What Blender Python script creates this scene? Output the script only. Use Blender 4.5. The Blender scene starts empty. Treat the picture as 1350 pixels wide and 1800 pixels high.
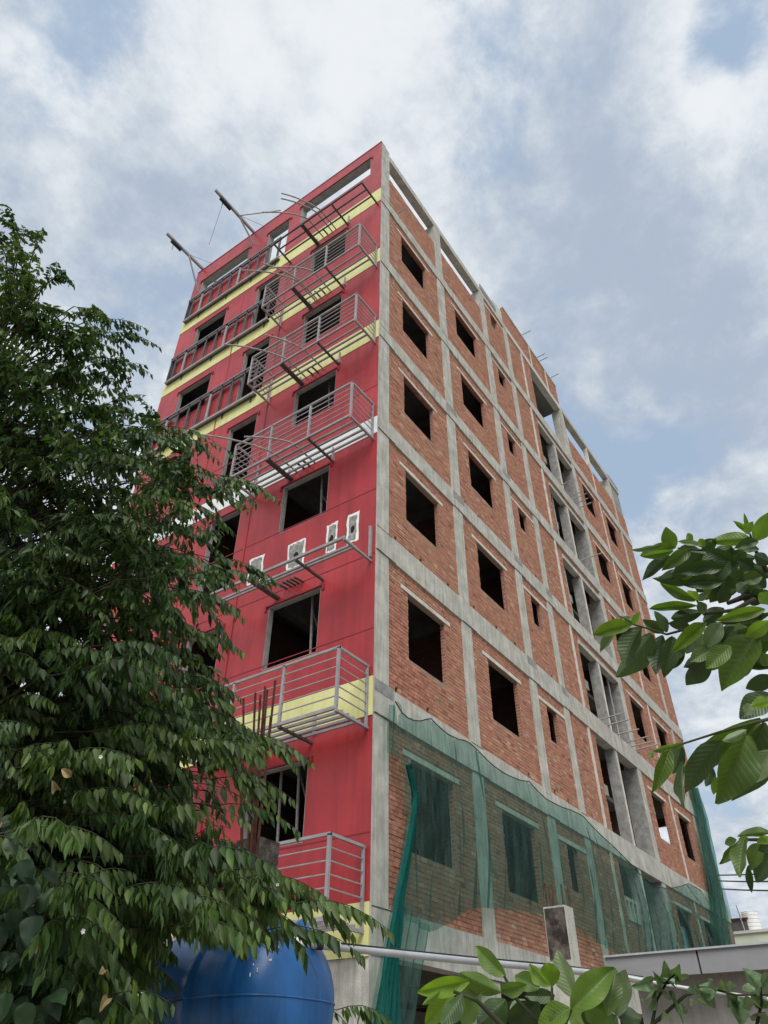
import bpy, bmesh, math, random
import numpy as np
from mathutils import Vector, Matrix

S = bpy.context.scene
COL = S.collection
R_ = math.radians
rng = random.Random(7)

# ------------------------------------------------------------------ camera
FPX, YAW, PIT, ROL = 1268.985, R_(54.83104), R_(39.08735), R_(.39515)
CAM = np.array([-9.845842, -7.152816, 1.7])
fw = np.array([math.sin(YAW)*math.cos(PIT), math.cos(YAW)*math.cos(PIT), math.sin(PIT)])
r0 = np.array([math.cos(YAW), -math.sin(YAW), 0.0]); u0 = np.cross(r0, fw)
rt = r0*math.cos(ROL)+u0*math.sin(ROL); up = -r0*math.sin(ROL)+u0*math.cos(ROL)
cd = bpy.data.cameras.new('camera'); cam = bpy.data.objects.new('camera', cd); COL.objects.link(cam)
M = Matrix.Identity(4)
for i in range(3):
    M[i][0], M[i][1], M[i][2], M[i][3] = rt[i], up[i], -fw[i], CAM[i]
cam.matrix_world = M
cd.sensor_fit = 'HORIZONTAL'; cd.sensor_width = 36.0; cd.lens = 36.0*FPX/1350.0
cd.clip_start = 0.05; cd.clip_end = 2000
S.camera = cam
S.render.resolution_x, S.render.resolution_y = 768, 1024

def ray(u, v):
    d = rt*((u-675)/FPX) - up*((v-900)/FPX) + fw
    return d/np.linalg.norm(d)
def at(u, v, dist): return CAM + ray(u, v)*dist
def atY(u, v, y=0.0):
    d = ray(u, v); return CAM + d*((y-CAM[1])/d[1])
def atX(u, v, x=0.0):
    d = ray(u, v); return CAM + d*((x-CAM[0])/d[0])
def pix(p):
    q = np.asarray(p, float)-CAM; z = q@fw
    return 675+FPX*(q@rt)/z, 900-FPX*(q@up)/z

# ------------------------------------------------------------------ light
EXPOSURE = 1.06
SUN_EL, SUN_AZ = R_(52), R_(238)          # azimuth measured from +Y towards +X
sd = bpy.data.lights.new('sun', 'SUN'); sun = bpy.data.objects.new('sun', sd); COL.objects.link(sun)
sd.energy = 1.5; sd.angle = R_(36); sd.color = (1.0, .96, .90)
sdir = Vector((math.sin(SUN_AZ)*math.cos(SUN_EL), math.cos(SUN_AZ)*math.cos(SUN_EL), math.sin(SUN_EL)))
sun.rotation_euler = sdir.to_track_quat('Z', 'Y').to_euler()

W = bpy.data.worlds.new('World'); S.world = W; W.use_nodes = True
nt = W.node_tree; nt.nodes.clear()
def N(tree, typ, **kw):
    n = tree.nodes.new(typ)
    for k, v in kw.items(): setattr(n, k, v)
    return n
def lk(tree, a, b): tree.links.new(a, b)
def mth(tree, op, a, b=None, c=None, clamp=False):
    n = N(tree, 'ShaderNodeMath', operation=op, use_clamp=clamp)
    for i, x in enumerate((a, b, c)):
        if x is None: continue
        if isinstance(x, (int, float)): n.inputs[i].default_value = x
        else: lk(tree, x, n.inputs[i])
    return n.outputs[0]
out = N(nt, 'ShaderNodeOutputWorld'); bg = N(nt, 'ShaderNodeBackground'); lk(nt, bg.outputs[0], out.inputs[0])
bg.inputs[1].default_value = 0.10
sky = N(nt, 'ShaderNodeTexSky', sky_type='NISHITA', sun_disc=False, sun_elevation=SUN_EL, sun_rotation=SUN_AZ)
sky.air_density = 1.4; sky.dust_density = 2.5
tc = N(nt, 'ShaderNodeTexCoord')
sep = N(nt, 'ShaderNodeSeparateXYZ'); lk(nt, tc.outputs['Generated'], sep.inputs[0])
zz = mth(nt, 'ADD', mth(nt, 'MAXIMUM', sep.outputs[2], 0.0), 0.28)
cmb = N(nt, 'ShaderNodeCombineXYZ')
lk(nt, mth(nt, 'DIVIDE', sep.outputs[0], zz), cmb.inputs[0]); lk(nt, mth(nt, 'DIVIDE', sep.outputs[1], zz), cmb.inputs[1])
def noise(tree, vec, scale, detail=8, rough=.55, dist=0.0, off=(0, 0, 0)):
    mp = N(tree, 'ShaderNodeMapping'); mp.inputs['Location'].default_value = off
    lk(tree, vec, mp.inputs[0])
    n = N(tree, 'ShaderNodeTexNoise'); n.inputs['Scale'].default_value = scale
    n.inputs['Detail'].default_value = detail; n.inputs['Roughness'].default_value = rough
    n.inputs['Distortion'].default_value = dist
    lk(tree, mp.outputs[0], n.inputs['Vector']); return n.outputs[0]
def lobes(lst):
    tot = None
    for u, v, sig, w in lst:
        d = ray(u, v)
        dp = N(nt, 'ShaderNodeVectorMath', operation='DOT_PRODUCT'); dp.inputs[1].default_value = tuple(d)
        lk(nt, tc.outputs['Generated'], dp.inputs[0])
        p = mth(nt, 'POWER', mth(nt, 'MAXIMUM', dp.outputs['Value'], 0.0), 2.0/((sig/1269.0)**2))
        p = mth(nt, 'MULTIPLY', p, w)
        tot = p if tot is None else mth(nt, 'ADD', tot, p)
    return tot
big = noise(nt, cmb.outputs[0], 1.6, 4, .5, .2, (3.1, 1.7, 0))
fine = noise(nt, cmb.outputs[0], 4.4, 14, .61, .12, (7.7, 2.4, 1.3))
puff = noise(nt, cmb.outputs[0], 9.0, 13, .63, .15, (1.2, 8.4, 4.0))
cov = mth(nt, 'ADD', mth(nt, 'MULTIPLY', fine, 1.15), mth(nt, 'MULTIPLY', big, .55))
cov = mth(nt, 'ADD', cov, lobes([(150, 10, 90, -.22), (745, 40, 70, -.20), (1290, 70, 70, -.30), (850, 110, 70, -.12), (880, 250, 60, -.10),
                                 (1060, 830, 120, -.20), (1180, 900, 110, -.14), (440, 60, 150, .22), (640, 90, 140, .24), (320, 200, 150, .12), (1000, 350, 200, .10), (15, 160, 90, -.08)]))
mr = N(nt, 'ShaderNodeMapRange', interpolation_type='SMOOTHSTEP'); lk(nt, cov, mr.inputs[0])
mr.inputs[1].default_value = .58; mr.inputs[2].default_value = .80
shade = mth(nt, 'ADD', mth(nt, 'MULTIPLY', fine, 1.0), mth(nt, 'MULTIPLY', puff, .95))
shade = mth(nt, 'ADD', shade, lobes([(420, 60, 100, .10), (650, 80, 90, .10), (320, 170, 150, .08), (90, 140, 90, .10), (540, 110, 60, -.06), (830, 230, 130, .12), (1250, 140, 110, .16),
                                     (1060, 230, 90, -.17), (1080, 380, 110, -.16), (1010, 520, 120, -.08), (150, 430, 120, -.10), (330, 420, 110, -.16), (560, 300, 90, -.08), (30, 250, 80, -.06), (300, 40, 60, -.06), (1250, 600, 200, -.06), (1280, 420, 120, -.08), (1090, 330, 110, -.12), (1200, 720, 170, -.14), (1150, 560, 110, -.08)]))
ms = N(nt, 'ShaderNodeMapRange', interpolation_type='SMOOTHSTEP'); lk(nt, shade, ms.inputs[0])
ms.inputs[1].default_value = .68; ms.inputs[2].default_value = 1.24
cr = N(nt, 'ShaderNodeValToRGB'); lk(nt, ms.outputs[0], cr.inputs[0])
cr.color_ramp.elements[0].color = (2.05, 2.42, 3.0, 1); cr.color_ramp.elements[1].color = (4.05, 4.22, 4.38, 1)
e = cr.color_ramp.elements.new(.5); e.color = (2.95, 3.25, 3.6, 1)
hs = N(nt, 'ShaderNodeMixRGB', blend_type='MULTIPLY'); hs.inputs[0].default_value = 1.0
lk(nt, sky.outputs[0], hs.inputs[1]); hs.inputs[2].default_value = (.95, .92, .80, 1)
hv = N(nt, 'ShaderNodeMixRGB'); hv.inputs[0].default_value = .75      # thin high veil over the blue
lk(nt, hs.outputs[0], hv.inputs[1]); hv.inputs[2].default_value = (2.0, 2.55, 3.35, 1)
mx = N(nt, 'ShaderNodeMixRGB'); lk(nt, mr.outputs[0], mx.inputs[0]); lk(nt, hv.outputs[0], mx.inputs[1]); lk(nt, cr.outputs[0], mx.inputs[2])
lk(nt, mx.outputs[0], bg.inputs[0])
S.view_settings.view_transform = 'Standard'; S.view_settings.look = 'None'
S.view_settings.exposure = EXPOSURE; S.view_settings.gamma = 1.0; S.view_settings.use_curve_mapping = False

# ------------------------------------------------------------------ materials
MATS = {}
def material(name, c1, c2, scale=3.0, rough=.8, bump=.0, bscale=40, stretch=(1, 1, 1), spec=.3, detail=6, ramp=(.35, .65), metal=0.0, streak=None, attr=None, rnd=0.0, trans=0.0):
    m = bpy.data.materials.new(name); m.use_nodes = True; t = m.node_tree; b = t.nodes['Principled BSDF']
    tcn = N(t, 'ShaderNodeTexCoord'); mp = N(t, 'ShaderNodeMapping'); mp.inputs['Scale'].default_value = stretch
    geo = N(t, 'ShaderNodeNewGeometry')
    lk(t, geo.outputs['Position'], mp.inputs[0])
    n = N(t, 'ShaderNodeTexNoise'); n.inputs['Scale'].default_value = scale; n.inputs['Detail'].default_value = detail
    n.inputs['Roughness'].default_value = .6; lk(t, mp.outputs[0], n.inputs['Vector'])
    rp = N(t, 'ShaderNodeValToRGB'); lk(t, n.outputs[0], rp.inputs[0])
    rp.color_ramp.elements[0].position, rp.color_ramp.elements[1].position = ramp
    rp.color_ramp.elements[0].color = (*c1, 1); rp.color_ramp.elements[1].color = (*c2, 1)
    colr = rp.outputs[0]
    if streak:
        sc, amt, scl = streak
        mp2 = N(t, 'ShaderNodeMapping'); mp2.inputs['Scale'].default_value = sc; lk(t, geo.outputs['Position'], mp2.inputs[0])
        n2 = N(t, 'ShaderNodeTexNoise'); n2.inputs['Scale'].default_value = scl; n2.inputs['Detail'].default_value = 7; n2.inputs['Roughness'].default_value = .65
        lk(t, mp2.outputs[0], n2.inputs['Vector'])
        r2 = N(t, 'ShaderNodeValToRGB'); lk(t, n2.outputs[0], r2.inputs[0])
        r2.color_ramp.elements[0].position = .32; r2.color_ramp.elements[1].position = .58
        v = 1-amt; r2.color_ramp.elements[0].color = (v, v, v, 1); r2.color_ramp.elements[1].color = (1, 1, 1, 1)
        mm = N(t, 'ShaderNodeMixRGB', blend_type='MULTIPLY'); mm.inputs[0].default_value = 1
        lk(t, colr, mm.inputs[1]); lk(t, r2.outputs[0], mm.inputs[2]); colr = mm.outputs[0]
    if attr:
        a = N(t, 'ShaderNodeAttribute'); a.attribute_name = attr
        mm = N(t, 'ShaderNodeMixRGB', blend_type='MULTIPLY'); mm.inputs[0].default_value = 1
        lk(t, colr, mm.inputs[1]); lk(t, a.outputs['Color'], mm.inputs[2]); colr = mm.outputs[0]
    if rnd:
        oi = N(t, 'ShaderNodeObjectInfo'); hv_ = N(t, 'ShaderNodeHueSaturation'); lk(t, colr, hv_.inputs['Color'])
        lk(t, mth(t, 'MULTIPLY_ADD', oi.outputs['Random'], rnd, 1-rnd/2), hv_.inputs['Value']); colr = hv_.outputs[0]
    lk(t, colr, b.inputs['Base Color'])
    b.inputs['Roughness'].default_value = rough; b.inputs['Specular IOR Level'].default_value = spec; b.inputs['Metallic'].default_value = metal
    if bump:
        nb = N(t, 'ShaderNodeTexNoise'); nb.inputs['Scale'].default_value = bscale; nb.inputs['Detail'].default_value = 5
        lk(t, geo.outputs['Position'], nb.inputs['Vector'])
        bn = N(t, 'ShaderNodeBump'); bn.inputs['Strength'].default_value = bump; bn.inputs['Distance'].default_value = .02
        lk(t, nb.outputs[0], bn.inputs['Height']); lk(t, bn.outputs[0], b.inputs['Normal'])
    if trans:
        ob = [x for x in t.nodes if x.type == 'OUTPUT_MATERIAL'][0]
        tr = N(t, 'ShaderNodeBsdfTranslucent'); g = N(t, 'ShaderNodeMixRGB', blend_type='MULTIPLY'); g.inputs[0].default_value = 1
        lk(t, colr, g.inputs[1]); g.inputs[2].default_value = (1.5, 1.7, .5, 1); lk(t, g.outputs[0], tr.inputs[0])
        ms_ = N(t, 'ShaderNodeMixShader'); ms_.inputs[0].default_value = trans
        lk(t, b.outputs[0], ms_.inputs[1]); lk(t, tr.outputs[0], ms_.inputs[2]); lk(t, ms_.outputs[0], ob.inputs[0])
    MATS[name] = m; return m

material('concrete', (.40, .395, .345), (.57, .56, .50), 2.6, .9, .3, 55, streak=((5, 5, .45), .34, 2.0))
material('concrete_new', (.46, .46, .42), (.60, .59, .54), 2.0, .9, .15, 60)
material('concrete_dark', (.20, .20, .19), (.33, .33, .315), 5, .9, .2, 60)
material('concrete_shaded', (.11, .11, .105), (.18, .18, .17), 1.4, .95, .1, 40)  # concrete darkened, the shade of the rooms is in its colour
material('concrete_stained', (.030, .026, .022), (.16, .13, .11), 9, .95, .4, 50, ramp=(.42, .72))
material('lintel', (.46, .42, .35), (.68, .63, .55), 3, .9, .15, 60)
material('red_paint', (.31, .020, .024), (.44, .034, .038), .55, .38, .05, 90, spec=.5, streak=((2.3, 2.3, .16), .26, 1.5))
material('red_trim', (.20, .018, .025), (.27, .026, .035), 2, .6, spec=.4)
material('yellow_paint', (.62, .61, .25), (.72, .71, .34), 1.5, .6, .04, 80, spec=.4, streak=((4, 4, .3), .12, 2))
material('white_paint', (.66, .70, .70), (.80, .82, .80), 2, .6, .04, 80)
material('patch_white', (.72, .72, .69), (.84, .84, .82), 4, .9, .2, 40)
material('patch_grey', (.16, .16, .15), (.34, .34, .32), 7, .95, .5, 30, ramp=(.36, .6))
material('window_render', (.26, .26, .25), (.34, .34, .33), 4, .9, .1, 60)
material('steel', (.24, .225, .235), (.32, .305, .315), 6, .5, spec=.5)
material('steel_dark', (.055, .052, .055), (.095, .09, .09), 6, .55, spec=.4)
material('rod', (.26, .25, .24), (.40, .38, .36), 10, .7)
material('rust', (.045, .018, .012), (.12, .045, .028), 14, .9)
material('brick', (.80, .80, .80), (1.0, 1.0, 1.0), 3, .93, .35, 70, attr='tone', spec=.15)
material('brick_single', (.30, .125, .085), (.46, .215, .15), 9, .93, .35, 70, rnd=.35, spec=.15)
material('void', (.012, .011, .010), (.02, .018, .016), 5, 1)
material('blue_plastic', (.010, .085, .26), (.022, .13, .36), 2.0, .33, .03, 12, spec=.4, streak=((3, 3, .5), .35, 3.0))
material('pvc', (.34, .36, .38), (.44, .46, .48), 5, .4, spec=.5)
material('pvc_white', (.70, .70, .69), (.80, .80, .78), 5, .4, spec=.5)
material('black_rubber', (.012, .012, .014), (.03, .03, .032), 8, .6)
material('fascia', (.235, .235, .245), (.285, .285, .295), .9, .65, .05, 30, streak=((.4, .4, 4), .12, 2))
material('annex_wall', (.25, .23, .21), (.37, .345, .32), 1.2, .9, .2, 30, streak=((4, 4, .5), .25, 2))
material('ground', (.20, .17, .14), (.33, .30, .26), .6, .95, .3, 8)
material('pale_green_wall', (.50, .56, .44), (.58, .64, .52), .4, .85)
material('plaster', (.46, .45, .42), (.56, .55, .52), .5, .9)
material('board_blue', (.28, .50, .60), (.36, .58, .68), 2, .6)
material('bark', (.022, .018, .013), (.065, .052, .038), 18, .95, .6, 40)
material('twig', (.025, .032, .014), (.05, .055, .028), 18, .9)
material('leaf', (.8, .8, .8), (1.1, 1.1, 1.1), 12, .5, attr='tone', spec=.3, trans=.26)
material('leaf_single', (.032, .072, .017), (.080, .145, .034), 7, .5, rnd=.5, spec=.3, trans=.26)
material('broad_leaf', (.014, .036, .016), (.032, .066, .026), 9, .5, rnd=.6, spec=.3, trans=.12)
material('vine_leaf', (.05, .10, .045), (.16, .24, .12), 40, .45, rnd=.5, spec=.45, trans=.15)
material('petal', (.80, .80, .76), (.88, .88, .85), 5, .7)
material('dry_leaf', (.20, .14, .06), (.38, .30, .15), 9, .8)

def veined(name, c1, c2, trans=.25, rough=.42):
    m = material(name, c1, c2, 9, rough, rnd=.45, spec=.5, trans=trans)
    t = m.node_tree; b = t.nodes['Principled BSDF']
    uv = N(t, 'ShaderNodeUVMap'); uv.uv_map = 'uv'; sp = N(t, 'ShaderNodeSeparateXYZ'); lk(t, uv.outputs[0], sp.inputs[0])
    ax = mth(t, 'ABSOLUTE', mth(t, 'SUBTRACT', sp.outputs[0], .5))
    ph = mth(t, 'SUBTRACT', sp.outputs[1], mth(t, 'MULTIPLY', ax, .55))
    sn = mth(t, 'ABSOLUTE', mth(t, 'SINE', mth(t, 'MULTIPLY', ph, 34.0)))
    ve = mth(t, 'POWER', sn, .45)
    mid = mth(t, 'MINIMUM', mth(t, 'MULTIPLY', ax, 22.0), 1.0)
    h = mth(t, 'MULTIPLY', ve, mid)
    bn = N(t, 'ShaderNodeBump'); bn.inputs['Strength'].default_value = .22; bn.inputs['Distance'].default_value = .003
    lk(t, h, bn.inputs['Height']); lk(t, bn.outputs[0], b.inputs['Normal'])
    src = b.inputs['Base Color'].links[0].from_socket
    mm = N(t, 'ShaderNodeMixRGB', blend_type='MIX'); lk(t, mth(t, 'MULTIPLY_ADD', h, -.10, .10), mm.inputs[0])
    lk(t, src, mm.inputs[1]); mm.inputs[2].default_value = (.20, .26, .09, 1)
    lk(t, mm.outputs[0], b.inputs['Base Color'])
    return m
veined('guava_shaded', (.022, .052, .013), (.050, .092, .022), .20)  # shaded leaves: same leaf with the shade put into its colour
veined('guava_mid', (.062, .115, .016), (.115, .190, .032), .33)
veined('guava_bright', (.10, .175, .020), (.16, .25, .034), .45)  # lit leaves and young ones, the light put into the colour
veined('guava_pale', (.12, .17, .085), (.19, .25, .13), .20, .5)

# brick masonry for reveals and hidden faces
def masonry():
    m = bpy.data.materials.new('masonry'); m.use_nodes = True; t = m.node_tree; b = t.nodes['Principled BSDF']
    g = N(t, 'ShaderNodeNewGeometry'); sp = N(t, 'ShaderNodeSeparateXYZ'); lk(t, g.outputs['Position'], sp.inputs[0])
    cb = N(t, 'ShaderNodeCombineXYZ'); lk(t, mth(t, 'ADD', sp.outputs[0], sp.outputs[1]), cb.inputs[0]); lk(t, sp.outputs[2], cb.inputs[1])
    br = N(t, 'ShaderNodeTexBrick'); lk(t, cb.outputs[0], br.inputs['Vector'])
    br.inputs['Color1'].default_value = (.38, .14, .09, 1); br.inputs['Color2'].default_value = (.26, .09, .06, 1); br.inputs['Mortar'].default_value = (.34, .25, .20, 1)
    br.inputs['Scale'].default_value = 1.0; br.inputs['Mortar Size'].default_value = .012; br.inputs['Brick Width'].default_value = .19; br.inputs['Row Height'].default_value = .08
    lk(t, br.outputs[0], b.inputs['Base Color']); b.inputs['Roughness'].default_value = .95
    bn = N(t, 'ShaderNodeBump'); bn.inputs['Distance'].default_value = .02; lk(t, br.outputs['Fac'], bn.inputs['Height']); bn.invert = True
    lk(t, bn.outputs[0], b.inputs['Normal']); MATS['masonry'] = m
masonry()
dm = MATS['masonry'].copy(); dm.name = 'masonry_shaded'; MATS['masonry_shaded'] = dm  # darker copy with indoor shade painted into its colours
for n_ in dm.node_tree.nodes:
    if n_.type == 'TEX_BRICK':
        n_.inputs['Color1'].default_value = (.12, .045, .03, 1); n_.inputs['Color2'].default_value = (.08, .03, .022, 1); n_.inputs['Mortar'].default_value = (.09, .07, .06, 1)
material('mortar', (.21, .14, .105), (.35, .25, .195), 5, .95, .4, 60)  # darkened to carry the shadow in the raked joints

def net_material():
    m = bpy.data.materials.new('net'); m.use_nodes = True; t = m.node_tree; t.nodes.clear()
    o = N(t, 'ShaderNodeOutputMaterial'); tr = N(t, 'ShaderNodeBsdfTransparent'); df = N(t, 'ShaderNodeBsdfDiffuse'); tl = N(t, 'ShaderNodeBsdfTranslucent')
    g = N(t, 'ShaderNodeNewGeometry'); mp = N(t, 'ShaderNodeMapping'); mp.inputs['Scale'].default_value = (4, 4, .5); lk(t, g.outputs['Position'], mp.inputs[0])
    n = N(t, 'ShaderNodeTexNoise'); n.inputs['Scale'].default_value = 3.0; n.inputs['Detail'].default_value = 6; lk(t, mp.outputs[0], n.inputs['Vector'])
    df.inputs[0].default_value = (.11, .195, .172, 1); tl.inputs[0].default_value = (.08, .17, .15, 1); tr.inputs[0].default_value = (.66, .84, .80, 1)
    a = N(t, 'ShaderNodeMixShader'); a.inputs[0].default_value = .35; lk(t, df.outputs[0], a.inputs[1]); lk(t, tl.outputs[0], a.inputs[2])
    mxs = N(t, 'ShaderNodeMixShader'); lk(t, mth(t, 'MULTIPLY_ADD', n.outputs[0], .75, -.06, clamp=True), mxs.inputs[0])
    lk(t, tr.outputs[0], mxs.inputs[1]); lk(t, a.outputs[0], mxs.inputs[2]); lk(t, mxs.outputs[0], o.inputs[0])
    MATS['net'] = m
net_material()
ng = MATS['net'].copy(); ng.name = 'net_gathered'; MATS['net_gathered'] = ng
for n_ in ng.node_tree.nodes:
    if n_.type in ('BSDF_DIFFUSE', 'BSDF_TRANSLUCENT'): n_.inputs[0].default_value = (.024, .165, .145, 1)
    if n_.type == 'BSDF_TRANSPARENT': n_.inputs[0].default_value = (.5, .85, .80, 1)
    if n_.type == 'MATH' and n_.operation == 'MULTIPLY_ADD': n_.inputs[1].default_value = .6; n_.inputs[2].default_value = .30

# ------------------------------------------------------------------ helpers
WL = {}
def tag(o, label=None, cat=None, group=None, kind=None):
    if label: o['label'] = label
    if cat: o['category'] = cat
    if group: o['group'] = group
    if kind: o['kind'] = kind
    return o
def thing(name, loc, label, cat, group=None):
    o = bpy.data.objects.new(name, None); COL.objects.link(o); o.location = loc; o.empty_display_size = .2
    WL[o] = Vector(loc); return tag(o, label, cat, group)
def node(name, parent):
    o = bpy.data.objects.new(name, None); COL.objects.link(o); o.parent = parent; WL[o] = WL[parent]; return o

class MB:
    def __init__(s): s.v = []; s.f = []; s.sm = []
    def add(s, vs, fs, smooth=False):
        k = len(s.v); s.v += [tuple(map(float, p)) for p in vs]
        for f in fs: s.f.append(tuple(i+k for i in f)); s.sm.append(smooth)
        return s
    def box(s, x0, x1, y0, y1, z0, z1):
        return s.add([(x0, y0, z0), (x1, y0, z0), (x1, y1, z0), (x0, y1, z0), (x0, y0, z1), (x1, y0, z1), (x1, y1, z1), (x0, y1, z1)],
                     [(0, 3, 2, 1), (4, 5, 6, 7), (0, 1, 5, 4), (1, 2, 6, 5), (2, 3, 7, 6), (3, 0, 4, 7)])
    def bar(s, p, q, w, h=None):
        """rectangular bar from p to q (w sideways, h upwards)"""
        h = h or w; p = Vector(p); q = Vector(q); d = (q-p).normalized()
        a = d.cross(Vector((0, 0, 1)))
        if a.length < 1e-3: a = Vector((1, 0, 0))
        a.normalize(); b = a.cross(d)
        vs = []
        for c in (p, q):
            for sa, sb in ((-1, -1), (1, -1), (1, 1), (-1, 1)): vs.append(c+a*(sa*w/2)+b*(sb*h/2))
        return s.add(vs, [(0, 1, 2, 3), (7, 6, 5, 4), (0, 4, 5, 1), (1, 5, 6, 2), (2, 6, 7, 3), (3, 7, 4, 0)])
    def tube(s, pts, r, n=8, cap=True):
        pts = [Vector(p) for p in pts]; rs = r if isinstance(r, (list, tuple)) else [r]*len(pts)
        k = len(s.v); vs = []; fs = []
        ref = None
        for i, p in enumerate(pts):
            d = (pts[min(i+1, len(pts)-1)]-pts[max(i-1, 0)]).normalized()
            if ref is None:
                ref = d.cross(Vector((0, 0, 1)))
                if ref.length < .05: ref = d.cross(Vector((1, 0, 0)))
            a = (ref-d*ref.dot(d)).normalized(); ref = a; b = d.cross(a)
            for j in range(n):
                t = 2*math.pi*j/n; vs.append(p+(a*math.cos(t)+b*math.sin(t))*rs[i])
        for i in range(len(pts)-1):
            for j in range(n): fs.append((i*n+j, i*n+(j+1) % n, (i+1)*n+(j+1) % n, (i+1)*n+j))
        s.add(vs, fs, True)
        if cap: s.add(vs[:n][::-1], [tuple(range(n))]); s.add(vs[-n:], [tuple(range(n))])
        return s
    def build(s, name, mat, parent=None, recalc=False):
        me = bpy.data.meshes.new(name); off = WL[parent] if parent else Vector((0, 0, 0))
        me.from_pydata([(a-off.x, b-off.y, c-off.z) for a, b, c in s.v], [], s.f)
        me.polygons.foreach_set('use_smooth', s.sm)
        if recalc:
            bm = bmesh.new(); bm.from_mesh(me); bmesh.ops.remove_doubles(bm, verts=bm.verts, dist=1e-5)
            bmesh.ops.recalc_face_normals(bm, faces=bm.faces); bm.to_mesh(me); bm.free()
        me.materials.append(MATS[mat]); me.update()
        o = bpy.data.objects.new(name, me); COL.objects.link(o)
        if parent: o.parent = parent
        WL[o] = off; return o

def holed(mb, axis, a0, a1, z0, z1, p0, p1, holes):
    """slab spanning [a0,a1]x[z0,z1], front at p0, back at p1, with rectangular holes"""
    A = sorted({a0, a1, *[min(max(h[i], a0), a1) for h in holes for i in (0, 1)]})
    Zs = sorted({z0, z1, *[min(max(h[i], z0), z1) for h in holes for i in (2, 3)]})
    def P(a, p, z): return (a, p, z) if axis == 'y' else (p, a, z)
    def solid(i, j):
        if i < 0 or j < 0 or i >= len(A)-1 or j >= len(Zs)-1: return False
        a = (A[i]+A[i+1])/2; z = (Zs[j]+Zs[j+1])/2
        return not any(h[0] < a < h[1] and h[2] < z < h[3] for h in holes)
    for i in range(len(A)-1):
        for j in range(len(Zs)-1):
            if not solid(i, j): continue
            a, b, z, w = A[i], A[i+1], Zs[j], Zs[j+1]
            mb.add([P(a, p0, z), P(b, p0, z), P(b, p0, w), P(a, p0, w)], [(0, 1, 2, 3)])
            mb.add([P(a, p1, z), P(b, p1, z), P(b, p1, w), P(a, p1, w)], [(3, 2, 1, 0)])
            if not solid(i-1, j): mb.add([P(a, p0, z), P(a, p1, z), P(a, p1, w), P(a, p0, w)], [(0, 1, 2, 3)])
            if not solid(i+1, j): mb.add([P(b, p0, z), P(b, p1, z), P(b, p1, w), P(b, p0, w)], [(3, 2, 1, 0)])
            if not solid(i, j-1): mb.add([P(a, p0, z), P(b, p0, z), P(b, p1, z), P(a, p1, z)], [(3, 2, 1, 0)])
            if not solid(i, j+1): mb.add([P(a, p0, w), P(b, p0, w), P(b, p1, w), P(a, p1, w)], [(0, 1, 2, 3)])
    return mb

# ------------------------------------------------------------------ ground
g = MB(); g.add([(-900, -900, 0), (900, -900, 0), (900, 900, 0), (-900, 900, 0)], [(0, 1, 2, 3)])
tag(g.build('ground', 'ground'), kind='structure')

# ------------------------------------------------------------------ the building
BW, BL = 9.71, 23.80
bld = thing('unfinished_building', (0, 0, 0), 'tall unfinished building with red painted front and bare brick and concrete side', 'building')
BELT = {1: (25.03, 25.53), 2: (21.43, 21.94), 3: (17.83, 18.34), 4: (14.23, 14.76), 5: (10.63, 11.27), 6: (7.03, 7.66), 7: (3.34, 3.98)}
LEV = [(3.98, 7.03), (7.66, 10.63), (11.27, 14.23), (14.76, 17.83), (18.34, 21.43), (21.94, 25.03)]
WIN = [(4.96, 6.56), (8.61, 10.17), (12.22, 13.77), (15.86, 17.33), (19.41, 20.94), (23.12, 24.62)]
COLS = [(.010, .50), (3.58, 4.05), (7.23, 7.67), (9.49, 9.87), (15.60, 15.98), (22.00, 22.26)]
TOP = 29.07
for i, (a, b) in enumerate(COLS):
    top = TOP if i else 29.30
    zs = [0.0]+[z for k in (7, 6, 5, 4, 3, 2, 1) for z in BELT[k]]+[28.71]
    m = MB(); m.box(a, b, 0.0, .45, 0.0, 28.705 if i else top)
    m.build('column', 'concrete', bld)
# thin stiffeners
for a, b, zz0 in ((11.25, 11.41, 3.98), (18.98, 19.10, 3.98)):
    for (z0, z1) in LEV + [(25.53, 28.705)]:
        MB().box(a, b, .004, .2, z0+.002, z1-.002).build('stiffener', 'lintel', bld)
# floor belts
for k, (z0, z1) in BELT.items():
    m = MB(); m.box(.012, BL-.004, -.014, .3, z0, z1); m.build('floor_beam', 'concrete', bld)
m = MB(); m.box(.50, 9.75, -.010, .28, 28.71, TOP); m.build('parapet_beam', 'concrete', bld)
m = MB(); m.box(9.76, 15.90, -.006, .28, 28.71, 29.05); m.build('parapet_beam', 'concrete_new', bld)
m = MB(); m.box(15.91, BL-.01, -.010, .28, 28.76, TOP); m.build('parapet_beam', 'concrete', bld)
# grout stains / shuttering joints where columns meet belts
for ci, k in ((0, 6), (2, 5), (3, 5), (1, 3), (2, 4), (1, 4), (3, 4), (2, 3)):
    a, b = COLS[ci]; z0, z1 = BELT[k]
    MB().box(a+.02, b+.14, -.019, -.010, z1-.20, z1+.03).build('shutter_patch', 'concrete_dark', bld)
for ci in range(4):
    a, b = COLS[ci]
    for k, (z0, z1) in BELT.items():
        MB().box(a+.03, b+.25, -.017, -.008, z0-.004, z0+.016).build('joint_line', 'concrete_stained', bld)
        if (ci+k) % 2: MB().box(a+.02, b+.1, -.017, -.008, z1-.03, z1-.012).build('joint_line', 'concrete_stained', bld)

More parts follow.
